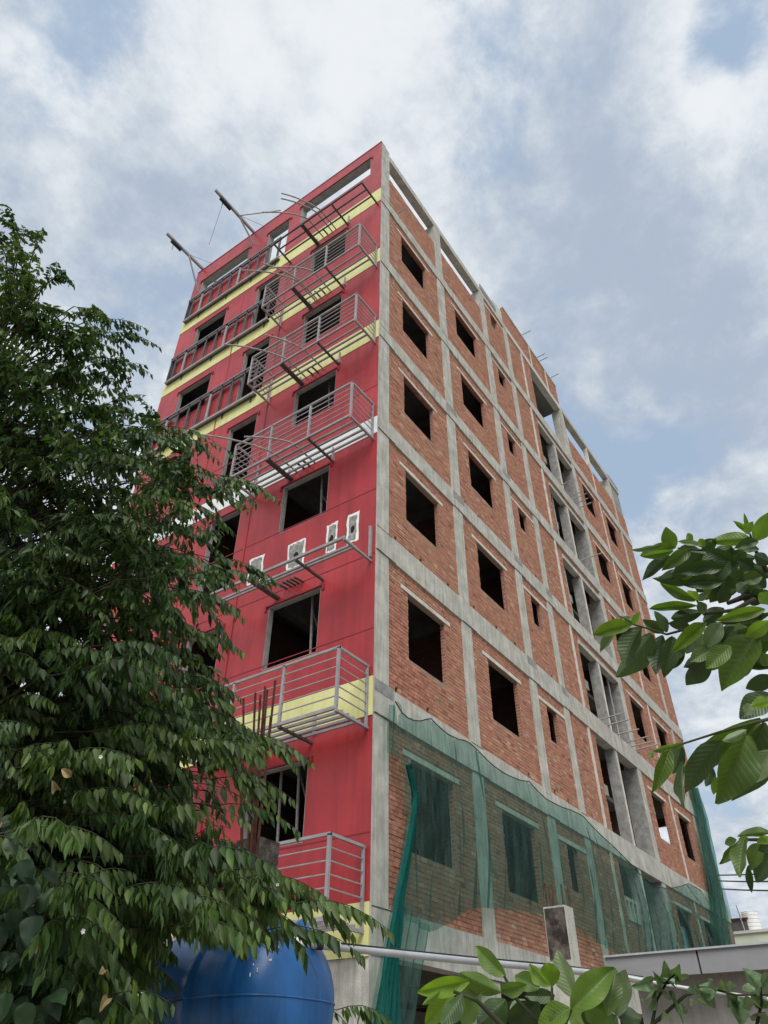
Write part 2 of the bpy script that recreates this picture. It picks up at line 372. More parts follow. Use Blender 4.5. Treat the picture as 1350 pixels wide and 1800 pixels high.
# ---- brick infill
BRK = []                               # candidate single bricks (distance, x, z, len, parent)
def brick_tone():
    t = rng.random()
    if t < .03: c = (.30, .14, .10)
    elif t < .12: c = (.51, .275, .19)
    elif t < .15: c = (.48, .33, .26)
    else: c = (.435, .215, .145)
    f = rng.uniform(.90, 1.10); return (c[0]*f, c[1]*f*rng.uniform(.92, 1.1), c[2]*f)
PANELS = []
def brick_panel(x0, x1, z0, z1, wins=(), lint=True, holes=(), yf=.030, lap=(.27, .22)):
    hs = [tuple(w) for w in wins]+list(holes)
    m = MB(); holed(m, 'y', x0+.002, x1-.002, z0+.002, z1-.002, yf+.009, yf+.125, hs)
    p = m.build('brick_wall', 'mortar', bld, recalc=True); p.data.materials.append(MATS['masonry'])
    for pl_ in p.data.polygons:
        if abs(pl_.normal.y) < .5: pl_.material_index = 1
    for w in wins:
        # toothed brick jambs: the cut brick ends that line the opening
        if lint:
            a, b = w[0]-lap[0], w[1]+lap[1]
            a, b = max(a, x0+.01), min(b, x1-.004)
            MB().box(a, b, yf-.012, yf+.122, w[3]+.012, w[3]+.115).build('lintel', 'lintel', bld)
    verts = []; faces = []; tones = []
    singles = []
    z = z0+.006; row = 0
    while z < z1-.02:
        h = min(.069, z1-.004-z)
        header = bool(wins) and lint and z > wins[0][3]+.12
        L = .09 if header else .182
        x = x0+.004-(rng.random()*.06 + (.095 if row % 2 else 0))*(.5 if header else 1)
        while x < x1-.004:
            l = L*rng.uniform(.94, 1.05); a = max(x, x0+.004); b = min(x+l, x1-.004); x += l+.011
            segs = [(a, b)]
            for hx0, hx1, hz0, hz1 in hs+([(w[0]-lap[0], w[1]+lap[1], w[3], w[3]+.13) for w in wins] if lint else []):
                if z+h > hz0+.01 and z < hz1-.01:
                    ns = []
                    for (s0, s1) in segs:
                        if s1 <= hx0 or s0 >= hx1: ns.append((s0, s1)); continue
                        if s0 < hx0-.02: ns.append((s0, hx0+rng.uniform(-.008, .004)))
                        if s1 > hx1+.02: ns.append((hx1+rng.uniform(-.004, .008), s1))
                    segs = ns
            for (s0, s1) in segs:
                if s1-s0 < .018 or rng.random() < .0025: continue
                j = rng.uniform(-.006, .004); dz = rng.uniform(-.004, .004)
                singles.append((s0, s1, z+dz, h, yf+j))
        z += .0805; row += 1
    PANELS.append((p, singles))

def putlogs(x0, x1, z):
    out_ = []
    x = x0+.25
    while x < x1-.2:
        if rng.random() < .8: out_.append((x, x+.10, z+.03, z+.15))
        x += rng.uniform(.75, 1.25)
    return out_
for k, (z0, z1) in enumerate(LEV):
    w0, w1 = WIN[k]
    nh = 1 if k in (1, 2, 3) else 0
    brick_panel(.50, 3.58, z0, z1, [(1.26, 2.80, w0, w1)], holes=putlogs(.5, 3.58, z0) if nh else [])
    brick_panel(4.05, 7.23, z0, z1, [(4.84, 6.45, w0, w1)], holes=putlogs(4.05, 7.23, z0) if nh else [])
    brick_panel(7.67, 9.49, z0, z1, [(8.24, 8.90, w0+.60, w1+.03)], lap=(.5, .57), holes=putlogs(7.67, 9.49, z0) if nh else [])
    brick_panel(9.87, 11.25, z0, z1)
    brick_panel(11.41, 11.95, z0, z1, yf=.05)
    brick_panel(15.98, 18.98, z0, z1, [(16.75, 18.25, w0, w1)])
    brick_panel(19.10, 22.00, z0, z1, [(19.75, 21.20, w0, w1)])
    brick_panel(22.26, BL, z0, z1)
    if k != 1:                       # lowered lintel with a brick strip over the stair opening
        if k > 0:
            brick_panel(11.95, 15.60, z1-.26, z1, yf=.05)
            MB().box(11.95, 15.60, .01, .22, z1-.43, z1-.262).build('lintel', 'concrete', bld)
brick_panel(.50, 3.58, 25.53, 27.42); brick_panel(4.05, 7.23, 25.53, 27.45)
brick_panel(7.67, 9.49, 25.53, 28.71, [(8.25, 8.90, 27.45, 28.36)], lap=(.5, .57))
brick_panel(9.87, 11.25, 25.53, 28.71); brick_panel(11.41, 12.25, 25.53, 28.71)
brick_panel(15.98, 18.98, 25.53, 27.12); brick_panel(19.10, 22.0, 25.53, 27.2); brick_panel(22.26, BL, 25.53, 27.0)
brick_panel(9.85, 15.78, 29.05, 30.55, yf=.02)
MB().box(9.84, 15.80, -.004, .14, 30.552, 30.66).build('parapet_coping', 'concrete', bld)
MB().box(12.55, 12.67, .004, .1, 29.052, 30.54).build('stiffener', 'lintel', bld)
MB().box(14.4, 14.52, .004, .1, 29.052, 30.54).build('stiffener', 'lintel', bld)

# choose the 300 bricks that show largest
cand = []
for pi, (p, lst) in enumerate(PANELS):
    for bi, (s0, s1, z, h, y) in enumerate(lst):
        if s1-s0 < .15 or s0 > 3.6: continue
        u, v = pix(((s0+s1)/2, 0, z))
        if not (655 < u < 1340 and 0 < v < 1795): continue
        if z < 7.0 and s0 > .95 and v < 1590: continue          # behind the netting
        cand.append((np.linalg.norm(np.array([s0, 0, z])-CAM), pi, bi))
cand.sort(); chosen = {(a, b) for _, a, b in cand[:290]}
bmesh1 = MB().box(-.5, .5, -.0, .03, 0, 1)
bme = bpy.data.meshes.new('brick')
bme.from_pydata(bmesh1.v, [], bmesh1.f); bme.materials.append(MATS['brick_single'])
def joined_bricks(lst, parent, name='brickwork'):
    n = len(lst)
    V = np.empty((n, 8, 3)); T = np.empty((n, 8, 4))
    for i, (s0, s1, z, h, y) in enumerate(lst):
        c = brick_tone(); d = .022
        V[i] = [(s0, y, z), (s1, y, z), (s1, y, z+h), (s0, y, z+h), (s0, y+d, z), (s1, y+d, z), (s1, y+d, z+h), (s0, y+d, z+h)]
        T[i] = (*c, 1)
    F = np.array([(0, 1, 2, 3), (0, 4, 5, 1), (1, 5, 6, 2), (2, 6, 7, 3), (3, 7, 4, 0)])
    faces = (F[None]+(np.arange(n)*8)[:, None, None]).reshape(-1, 4)
    me = bpy.data.meshes.new(name); me.from_pydata(V.reshape(-1, 3).tolist(), [], faces.tolist())
    ca = me.color_attributes.new('tone', 'FLOAT_COLOR', 'POINT'); ca.data.foreach_set('color', T.reshape(-1))
    me.materials.append(MATS['brick']); o = bpy.data.objects.new(name, me); COL.objects.link(o); o.parent = parent
    o['kind'] = 'stuff'; WL[o] = WL[parent]; return o
for pi, (p, lst) in enumerate(PANELS):
    rest = [b for bi, b in enumerate(lst) if (pi, bi) not in chosen]
    if rest: joined_bricks(rest, p)
    for bi, (s0, s1, z, h, y) in enumerate(lst):
        if (pi, bi) in chosen:
            o = bpy.data.objects.new('brick', bme); COL.objects.link(o); o.parent = p
            o.location = ((s0+s1)/2, y, z); o.scale = (s1-s0, 1, h)

# ---- stair recess: mid column, landings, flights, back wall
for k, (z0, z1) in enumerate(LEV):
    zt = z1 if k in (0, 1) else z1-.432
    MB().box(13.47, 13.76, .03, .34, z0, zt-.004).build('stair_column', 'concrete_dark', bld)  # darker concrete stands for the shade in the recess
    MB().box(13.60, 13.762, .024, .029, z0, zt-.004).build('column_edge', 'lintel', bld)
    MB().box(15.58, 15.598, .02, .55, z0, zt-.004).build('stair_jamb', 'concrete_dark', bld)  # recess shade put into the colour here too
    zm = (z0+z1)/2+.35
    MB().box(11.96, 13.46, .45, .75, zm-.33, zm).build('landing_beam', 'concrete', bld)
    MB().box(11.96, 15.57, .76, 1.9, zm-.16, zm-.02).build('landing_slab', 'concrete_shaded', bld)
    f = MB(); f.add([(12.0, 1.9, zm-.16), (13.5, 1.9, zm-.16), (13.5, 4.3, z1+.2), (12.0, 4.3, z1+.2), (12.0, 1.9, zm), (13.5, 1.9, zm), (13.5, 4.3, z1+.4), (12.0, 4.3, z1+.4)],
                    [(0, 3, 2, 1), (4, 5, 6, 7), (0, 1, 5, 4), (1, 2, 6, 5), (2, 3, 7, 6), (3, 0, 4, 7)]); f.build('stair_flight', 'concrete_shaded', bld)
for k_, (z0, z1) in BELT.items():
    MB().box(11.81, 15.57, .305, 1.9, z1-.17, z1-.006).build('landing_slab', 'concrete_shaded', bld)
    MB().box(11.81, 15.57, 3.0, 4.49, z1-.17, z1-.006).build('landing_slab', 'concrete_shaded', bld)
MB().box(9.91, 15.71, .29, 3.49, 28.72, 28.95).build('roof_slab', 'concrete_shaded', bld)
MB().box(11.8, 15.6, 4.5, 4.6, 3.9, 25.0).build('stair_wall', 'masonry_shaded', bld)
MB().box(11.70, 11.80, .2, 4.5, 3.9, 28.7).build('stair_wall', 'masonry_shaded', bld)
for zz_, xs in ((11.3, (12.3, 14.97)), (14.8, (12.4, 14.2)), (18.4, (12.5,)), (22.0, (14.3,))):
    for x in xs: MB().tube([(x, .2, zz_), (x+.05, .22, zz_+2.5)], .028, 6).build('prop', 'rod', bld)
# scaffold stubs poking out over the belts
for x, z, l in ((12.6, 11.30, .7), (13.2, 11.31, .75), (14.1, 11.31, .75), (15.0, 11.32, .8), (15.4, 11.30, .8), (15.9, 11.34, .8), (13.9, 18.38, .9), (13.4, 22.0, .45), (14.3, 22.0, .6), (14.6, 22.02, .65), (14.9, 22.0, .6), (15.3, 22.03, .6),
                (11.9, 30.70, .45), (13.6, 30.70, .42), (13.85, 30.68, .45), (15.2, 30.70, .45), (1.0, 25.62, .35)):
    MB().tube([(x, .12, z), (x+rng.uniform(-.05, .05), -l, z+.03)], .024, 6).build('scaffold_stub', 'rod', bld)

# ---- slabs, and partitions added so the rooms stay dark
for k, (z0, z1) in BELT.items():
    MB().box(.28, 11.7, .305, BW-.02, z1-.17, z1-.005).build('floor_slab', 'concrete_shaded', bld)
    MB().box(15.62, BL-.02, .305, BW-.02, z1-.17, z1-.005).build('floor_slab', 'concrete_shaded', bld)
    MB().box(11.70, 15.62, 4.62, BW-.02, z1-.17, z1-.005).build('floor_slab', 'concrete_shaded', bld)
    for y in (3.2, 6.4): MB().box(.28, 11.6, y, y+.25, z0, z1-.172).build('inner_beam', 'concrete_shaded', bld)
    for x in (3.7, 7.3): MB().box(x, x+.25, .31, 9.6, z0+.02, z1-.174).build('inner_beam', 'concrete_shaded', bld)
for y in (4.55,): MB().box(.28, 11.69, y-.35, y-.25, 0, 25.0).build('added_partition', 'masonry_shaded', bld)  # inner walls added to close off the rooms and darken them
for x in (3.8, 7.45, 9.6): MB().box(x, x+.1, .31, 4.18, 3.9, 25.0).build('added_partition', 'masonry_shaded', bld)
for x in (3.85,): MB().box(.29, 3.79, 6.0, 6.1, 3.9, 25.0).build('added_partition', 'masonry_shaded', bld)
MB().box(3.795, 3.895, 4.32, 9.5, 3.9, 25.0).build('added_partition', 'masonry_shaded', bld)
MB().box(15.62, 15.72, .5, 4.5, 3.9, 25.0).build('added_partition', 'masonry_shaded', bld)
MB().box(19.0, 19.1, 2.2, 9.5, 3.9, 25.0).build('added_partition', 'masonry_shaded', bld)
m = MB(); holed(m, 'x', .46, BW, 0, 27.2, BL-.14, BL, [(1.0, 3.4, 9.4, 10.83)]); m.build('end_wall', 'masonry', bld, recalc=True)
MB().box(.02, BL-.15, BW-.14, BW-.005, 0, 27.0).build('rear_wall', 'concrete_shaded', bld)
MB().box(9.9, 15.8, 3.5, 3.62, 25.6, 30.6).build('stair_house_wall', 'masonry', bld)
MB().box(9.80, 9.90, .3, 3.5, 25.6, 30.5).build('stair_house_wall', 'masonry', bld)
MB().box(15.72, 15.82, .3, 3.5, 29.05, 30.66).build('stair_house_wall', 'masonry', bld)
MB().box(8.98, 9.83, .10, .9, 29.075, 30.22).build('roof_block', 'concrete_new', bld)
MB().box(7.42, 8.86, -.03, .02, 29.075, 29.42).build('roof_sheet', 'fascia', bld)
MB().box(22.3, BL-.02, -.02, .03, 29.075, 29.28).build('roof_sheet', 'fascia', bld)
MB().box(22.3, BL-.03, .34, .40, 27.0, 28.75).build('roof_sheet', 'fascia', bld)
MB().box(22.3, BL-.03, .05, .09, 27.02, 28.755).build('roof_sheet', 'concrete_dark', bld)
# ground storey: back wall in the dark
MB().box(.6, BL-.5, 4.0, 4.1, 0, 3.3).build('ground_floor_wall', 'concrete_shaded', bld)

# ---- red front
RW = [(1.42, 2.90), (7.05, 8.62)]
RZ = [(5.05, 6.46), (8.63, 10.17), (12.23, 13.72), (15.88, 17.32), (19.40, 20.95), (23.10, 24.65)]
holes = []
for (z0, z1) in RZ:
    holes += [(1.42, 2.90, z0, z1), (7.05, 8.62, z0, z1), (4.36, 5.48, z0-1.0, z1)]
holes += []
m = MB(); holed(m, 'x', .003, BW, 3.302, 25.60, 0.0, .14, holes); m.build('red_wall', 'red_paint', bld, recalc=True)
m = MB(); holed(m, 'x', .003, BW, 25.602, 29.39, 0.0, .26, [(.48, 3.78, 27.40, 28.60), (4.36, 5.46, 25.95, 28.34), (6.49, 9.18, 27.30, 28.28)]); m.build('red_parapet', 'red_paint', bld, recalc=True)
m = MB(); holed(m, 'x', .003, BW, 0, 3.298, 0.02, .26, [(.95, 4.4, -.1, 2.95), (5.4, 9.0, -.1, 2.95)]); m.build('ground_wall', 'concrete', bld, recalc=True)
for z0, z1, mt in ((25.06, 25.86, 'yellow_paint'), (21.37, 22.09, 'yellow_paint'), (17.72, 18.45, 'yellow_paint'), (14.04, 14.60, 'white_paint'), (6.97, 7.72, 'yellow_paint'), (3.30, 4.01, 'yellow_paint')):
    MB().box(-.014, .004, .001, BW-.003, z0, z1).build('painted_band', mt, bld)
MB().box(-.012, .004, .001, BW-.003, 29.33, 29.40).build('roof_edge_trim', 'red_trim', bld)
for z in (12.26, 8.72, 10.50, 15.75, 5.0):
    MB().box(-.006, .003, .01, BW-.01, z, z+.022).build('wall_joint', 'red_trim', bld)
for y in (3.98, 6.2): MB().box(-.02, .003, y, y+.05, 4.02, 25.0).build('wall_joint', 'red_paint', bld)
def window_surround(y0, y1, z0, z1):
    w = node('window_surround', bld)
    D = .145 if z1 < 25 else .28
    MB().box(.006, D, y0-.001, y0+.015, z0, z1).build('jamb', 'window_render', w)
    MB().box(.006, D, y1-.015, y1+.001, z0, z1).build('jamb', 'window_render', w)
    MB().box(.006, D, y0+.015, y1-.015, z1-.015, z1+.001).build('head', 'window_render', w)
    MB().box(.006, D, y0+.015, y1-.015, z0-.001, z0+.015).build('sill', 'window_render', w)
    MB().box(-.035, .002, y0-.10, y1+.10, z1+.01, z1+.045).build('hood', 'red_trim', w)
    for y in (y0-.10, y1+.055): MB().box(-.036, .001, y, y+.045, z1-.10, z1+.012).build('hood_drop', 'red_trim', w)
for (z0, z1) in RZ:
    window_surround(1.42, 2.90, z0, z1); window_surround(7.05, 8.62, z0, z1); window_surround(4.36, 5.48, z0-1.0, z1)
window_surround(4.36, 5.46, 25.95, 28.34); window_surround(.48, 3.78, 27.40, 28.60); window_surround(6.49, 9.18, 27.30, 28.28)
# props seen inside the red windows
for (z0, z1), n in zip(RZ, (3, 2, 2, 2, 1, 1)):
    for i in range(n):
        y = 1.55+.45*i
        MB().tube([(.55, y, z0-.9), (.50, y+.08, z1+.35)], .03, 6).build('prop', 'rod', bld)
    MB().tube([(.45, 1.5, z0-.2), (.6, 1.75, z0+.5), (.9, 2.4, z1+.2)], .02, 6).build('hose', 'rod', bld)
# chipped patches where units were taken off the wall
def patch(y0, y1, z0, z1):
    def poly(ins, n, jit):
        pts = []
        cy, cz = (y0+y1)/2, (z0+z1)/2; hy, hz = (y1-y0)/2-ins, (z1-z0)/2-ins
        for s in range(4):
            cs = [(-1, -1), (1, -1), (1, 1), (-1, 1)]
            (a, b), (c, d) = cs[s], cs[(s+1) % 4]
            for i in range(n):
                t = i/n; pts.append((cy+hy*(a+(c-a)*t)+rng.uniform(-jit, jit)-.06*(b+(d-b)*t)*0, cz+hz*(b+(d-b)*t)+rng.uniform(-jit, jit)))
        return pts
    def plate(pts, x0, x1):
        n = len(pts); mb = MB(); mb.add([(x1, y, z) for y, z in pts]+[(x0, y, z) for y, z in pts],
                                        [tuple(range(n)), tuple(range(2*n-1, n-1, -1))]+[(i, (i+1) % n, n+(i+1) % n, n+i) for i in range(n)])
        return mb
    p = plate(poly(0, 6, .018), -.006, -.001).build('wall_patch', 'patch_white', bld)
    plate(poly(.055, 7, .022), -.011, -.005).build('chipped_render', 'patch_grey', p)
    hz = z0+(z1-z0)*.42; hw = (y1-y0)*.2
    plate([((y0+y1)/2+hw*rng.uniform(.6, 1.1)*math.cos(a), hz+.13*rng.uniform(.6, 1.1)*math.sin(a)) for a in np.linspace(0, 5.6, 9)], -.014, -.010).build('pipe_hole', 'void', p)
patch(1.05, 1.36, 11.0, 11.80); patch(.46, .78, 11.02, 11.82); patch(1.98, 2.50, 10.98, 11.74); patch(3.27, 3.74, 11.05, 11.80)
# small dark vent hooks on the bands
for y, z in ((1.30, 7.3), (1.30, 17.9), (1.30, 21.6), (1.32, 25.3), (2.72, 17.8), (2.72, 21.5), (2.72, 14.2), (1.30, 14.2), (2.72, 25.2)):
    MB().box(-.07, 0, y-.02, y+.02, z-.42, z).build('wall_plate', 'steel', bld)

# ---- steel balconies
def balcony(z, rails=True, bars=(-.66, -.48, -.33), mat='steel', y0=.11, y1=3.92, X=-.90, double=False, topz=None):
    b = node('steel_balcony' if rails else 'steel_ledge', bld)
    H = topz or 1.13
    MB().bar((X, y0-.02, z), (X, y1+.02, z), .05, .06).build('edge_beam', mat, b)
    for x in bars: MB().bar((x, y0, z), (x, y1, z), .045, .045).build('floor_bar', mat, b)
    for i, y in enumerate((y0, 1.37, 2.66, y1)):
        w = .13 if i == 2 else .055
        MB().bar((X-.02, y, z-.052), (.0, y, z-.052), w, .045).build('bracket', 'steel_dark' if i in (1, 2) else mat, b)
    if rails:
        ps = (y0, 1.38, 2.65, y1)
        for y in ps: MB().bar((X, y, z+.03), (X, y, z+H), .05).build('post', mat, b)
        for y in (y0, y1): MB().bar((-.04, y, z-.05), (-.04, y, z+H), .045).build('post', mat, b)
        MB().bar((X, y0-.025, z+H), (X, y1+.025, z+H), .05, .045).build('handrail', mat, b)
        for y in (y0, y1): MB().bar((X, y, z+H), (0, y, z+H), .05, .045).build('handrail', mat, b)
        n = 6
        for i in range(1, n):
            zz_ = z+.03+(H-.03)*i/n
            MB().bar((X, y0, zz_), (X, y1, zz_), .018).build('rail', mat, b)
            for y in (y0, y1): MB().bar((X, y, zz_), (0, y, zz_), .018).build('rail', mat, b)
    return b
balcony(24.88, False, (-.63, -.35), 'steel_dark')
balcony(21.17); balcony(17.54); balcony(13.91, bars=(-.70, -.53, -.36, -.20))
l4 = balcony(10.38, False, (-.62, -.53), 'steel')
MB().box(-.06, 0, .08, .14, 10.42, 11.22).build('bracket_post', 'steel', l4)
balcony(6.80, bars=(-.72, -.55, -.38, -.22)); balcony(3.66, bars=(-.72, -.55, -.38, -.22))
# shallow ledges with rails on the far half of the front
def side_rail(z, top):
    b = node('railed_ledge', bld); X = -.13; y0, y1 = 4.52, 9.52
    MB().box(X-.03, X+.025, y0, y1, z-.045, z+.045).build('edge_channel', 'steel', b)
    MB().box(X+.026, -.016, y0, y1, z-.035, z-.02).build('ledge_plate', 'steel_dark', b)
    MB().box(X-.03, X+.06, y0, y1, top-.02, top+.012).build('handrail', 'steel', b)
    MB().box(X-.012, X+.04, y0, y1, top-.17, top-.022).build('rail_underside', 'steel_dark', b)  # dark strip standing for the shaded underside of the handrail
    for i, y in enumerate((4.55, 5.1, 5.62, 6.1, 6.62, 7.1, 7.62, 8.15, 8.7, 9.2, 9.48)):
        w = .09 if i in (4, 8) else .045
        MB().box(X-.012, X+.02, y-w/2, y+w/2, z+.047, top-.021).build('post', 'steel' if i in (4, 8) else 'steel_dark', b)
        if i < 10: MB().box(X+.045, X+.075, y+.10, y+.15, z+.01, top-.18).build('post', 'steel_dark', b)
    MB().box(X+.045, -.016, y1-.05, y1, z+.05, top-.03).build('end_panel', 'steel_dark', b)
    for y in (4.75, 5.95, 7.25, 8.75):
        MB().bar((X+.05, y, z-.07), (0, y, z-.07), .05).build('bracket', 'steel_dark', b)
        MB().bar((X+.06, y, z-.09), (-.0, y, z-.22), .035).build('bracket', 'steel_dark', b)
for z, tp in ((25.62, 27.0), (21.94, 23.28), (18.24, 19.66)): side_rail(z, tp)
# curved tubes reaching out past the balconies
def conduits(z, lst, mt='rod'):
    for y, tip in lst:
        if tip is None:
            MB().tube([(.0, y, z+.02), (-.20, y, z+.0), (-.30, y, z-.02)], .028, 7).build('tube_stub', 'steel_dark', bld)
        else:
            tx, ty, tz = tip
            P = []
            for i in range(11):
                t = i/10
                if t < .4: P.append((-.86*t/.4, y+.02*t, z+.02))
                else:
                    k = (t-.4)/.6; P.append((-.86+(tx+.86)*k, y+.01+(ty-y)*(.55*k+.45*k*k), z+.02+(tz-z)*k*k))
            MB().tube(P, .024, 7).build('bent_tube', mt, bld)
conduits(25.08, [(1.90, (-2.05, 2.61, 25.1)), (2.06, (-1.95, 2.70, 25.0)), (2.26, None), (2.45, (-1.95, 3.55, 25.0))])
conduits(21.40, [(1.90, (-1.80, 2.86, 21.2)), (2.1, None), (2.3, None), (2.52, (-2.20, 3.56, 21.2)), (2.45, (-2.0, 2.95, 21.3))])
conduits(17.62, [(1.90, (-1.84, 2.45, 17.6)), (2.1, None), (2.28, None), (2.50, (-2.23, 3.56, 17.6))])
conduits(14.02, [(1.90, (-1.70, 2.70, 14.0)), (2.08, None), (2.26, None), (2.50, (-2.33, 3.48, 14.0))])
conduits(10.48, [(1.95, None), (2.06, None), (2.17, None), (2.28, None), (2.42, None)], 'rod')

# ---- hoist booms on the roof edge
def boom(y, L, label, strut):
    t = thing('hoist_boom', (0, y, 29.4), label, 'hoist', 'hoist booms on the roof edge')
    MB().bar((.9, y, 29.46), (-L, y, 29.42), .09, .12).build('beam', 'steel', t)
    MB().bar((-L*.40, y-.02, 29.38), (.02, y-.15, strut), .05).build('strut', 'steel', t)
    w = MB(); w.box(-L*.86, -L*.60, y-.07, y+.06, 29.22, 29.36); w.tube([(-L*.80, y, 29.27), (-L*.66, y, 29.27)], .075, 10)
    w.build('winch', 'black_rubber', t)
    MB().tube([(-L*.80, y, 29.2), (-L*.78, y+.02, 28.8)], .012, 5).build('hook_wire', 'black_rubber', t)
    MB().tube([(-L*.42, y, 29.45), (.4, y-.75, 29.42)], .008, 4).build('stay_wire', 'steel_dark', t)
    return t
boom(9.44, 2.02, 'hoist boom with dark winch at the outer end of the red roof edge', 27.6)
b2 = boom(6.46, 2.20, 'hoist boom with long hanging wire over the middle of the red roof edge', 28.4)
MB().tube([(-1.72, 6.46, 29.3), (-1.70, 6.55, 28.2), (-1.60, 6.8, 26.6)], .007, 4).build('hook_wire', 'black_rubber', b2)
MB().bar((-.9, 6.46, 29.42), (-.1, 4.9, 29.42), .035).build('side_brace', 'steel', b2)

# ------------------------------------------------------------------ debris netting
def lerp_poly(pts, t):
    for (a, p), (b, q) in zip(pts, pts[1:]):
        if t <= b: k = (t-a)/(b-a); return tuple(p[i]+(q[i]-p[i])*k for i in range(len(p)))
    return pts[-1][1]
def sheet(mb, top, bot, ns, nt_, yoff, fold):
    """strip between two (x,z) polylines with folds in y"""
    vs = []; fs = []
    for j in range(nt_+1):
        t = j/nt_
        for i in range(ns+1):
            s = i/ns; a = lerp_poly(top, s); b = lerp_poly(bot, s)
            x = a[0]+(b[0]-a[0])*t; z = a[1]+(b[1]-a[1])*t
            vs.append((x, yoff(s, t)+fold(s, t, x, z), z))
    for j in range(nt_):
        for i in range(ns): k = j*(ns+1)+i; fs.append((k, k+1, k+ns+2, k+ns+1))
    mb.add(vs, fs, True)
def P2(u, v, y=-.25):
    p = atY(u, v, y); return (p[0], p[2])
net = thing('debris_net', (0, -.25, 0), 'green debris net draped in scallops over the lower brick side', 'net')
topc = [(694, 1233), (703, 1250), (716, 1262), (730, 1268), (745, 1267), (754, 1260), (765, 1272), (785, 1290), (805, 1300), (818, 1302), (828, 1308), (845, 1325), (865, 1345), (890, 1362), (915, 1372), (930, 1374), (942, 1388), (960, 1405),
        (985, 1418), (1005, 1425), (1024, 1434), (1040, 1452), (1058, 1470), (1080, 1490), (1105, 1515), (1128, 1540), (1150, 1558), (1175, 1562), (1195, 1558), (1210, 1553), (1222, 1560), (1231, 1566)]
botc = [(694, 1260), (712, 1345), (722, 1440), (735, 1530), (748, 1640), (772, 1636), (800, 1612), (825, 1598), (850, 1595), (880, 1598), (905, 1600), (930, 1604), (960, 1612), (990, 1622), (1020, 1636), (1045, 1652), (1070, 1668), (1100, 1684), (1130, 1688), (1160, 1686), (1200, 1684), (1240, 1682), (1280, 1675)]
def chain(px):
    q = [P2(*p) for p in px]; return [(i/(len(q)-1), c) for i, c in enumerate(q)]
# resample the top by matching x progress so that columns hang near vertical
tq = [P2(*p) for p in topc]; bq = [P2(*p) for p in botc]
def by_x(q, n=60):
    xs = np.array([a for a, b in q]); zs = np.array([b for a, b in q]); X = np.linspace(0, 1, n)
    d = np.concatenate([[0], np.cumsum(np.abs(np.diff(xs))+.15*np.abs(np.diff(zs)))]); d /= d[-1]
    return [(t, (float(np.interp(t, d, xs)), float(np.interp(t, d, zs)))) for t in X]
m = MB()
def fold1(s, t, x, z):
    f = .045*math.sin(x*9+2*math.sin(x*2.1)+.6*math.sin(z*2))*(.35+t)+.018*math.sin(x*31+3*math.sin(x*1.3)) + .03*math.sin(x*21+z*.8)*max(0, 1-abs(s-.12)*6)
    if s > .62: f += .05*math.sin((x*3.2+z*7.0)) * min(1, (s-.62)*6)
    return f
sheet(m, by_x(tq), by_x(bq), 170, 26, lambda s, t: .0-.25-.10*math.sin(math.pi*t), fold1)
m.build('net_sheet', 'net', net)
m = MB()      # gathered left edge running down to the ground
lt = [(.0, P2(712, 1350)), (1.0, P2(752, 1600))]
edgeL = [P2(710, 1345), P2(722, 1400), P2(716, 1450), P2(704, 1510), P2(690, 1570), P2(679, 1630), P2(664, 1700), P2(648, 1790), P2(640, 1850)]
edgeR = [P2(711, 1350), P2(724, 1403), P2(719, 1453), P2(710, 1511), P2(702, 1572), P2(698, 1630), P2(690, 1700), P2(690, 1790), P2(690, 1850)]
vs = []; fs = []; n2 = 16
for j in range(33):
    t = j/32*(len(edgeL)-1); i = min(int(t), len(edgeL)-2); k = t-i
    a = [edgeL[i][c]+(edgeL[i+1][c]-edgeL[i][c])*k for c in (0, 1)]; b = [edgeR[i][c]+(edgeR[i+1][c]-edgeR[i][c])*k for c in (0, 1)]
    for q in range(n2+1):
        s = q/n2; vs.append((a[0]+(b[0]-a[0])*s, -.34+.06*math.sin(s*25+j*.15), a[1]+(b[1]-a[1])*s))
for j in range(32):
    for q in range(n2): k = j*(n2+1)+q; fs.append((k, k+1, k+n2+2, k+n2+1))
m.add(vs, fs, True)
m.build('gathered_edge', 'net_gathered', net)
m = MB()
sheet(m, [(0, P2(690, 1570)), (1, P2(752, 1632))], [(0, P2(640, 1850)), (.55, P2(690, 1850)), (1, P2(722, 1840))], 34, 30, lambda s, t: -.29, lambda s, t, x, z: .05*math.sin(s*26+t*2))
sheet(m, [(0, P2(716, 1420)), (1, P2(735, 1530))], [(0, P2(688, 1600)), (1, P2(752, 1640))], 16, 14, lambda s, t: -.27, lambda s, t, x, z: .04*math.sin(s*18))
m.build('hanging_strip', 'net', net)
m = MB()
sheet(m, [(0, P2(690, 1236)), (1, P2(700, 1240))], [(0, P2(686, 1322)), (1, P2(704, 1332))], 8, 10, lambda s, t: -.2, lambda s, t, x, z: .04*math.sin(s*9+t*3))
m.build('tied_corner', 'net', net)
m = MB(); m.tube([(c[0], -.26, c[1]) for t, c in by_x(tq, 90)], .012, 5); m.build('edge_rope', 'black_rubber', net)

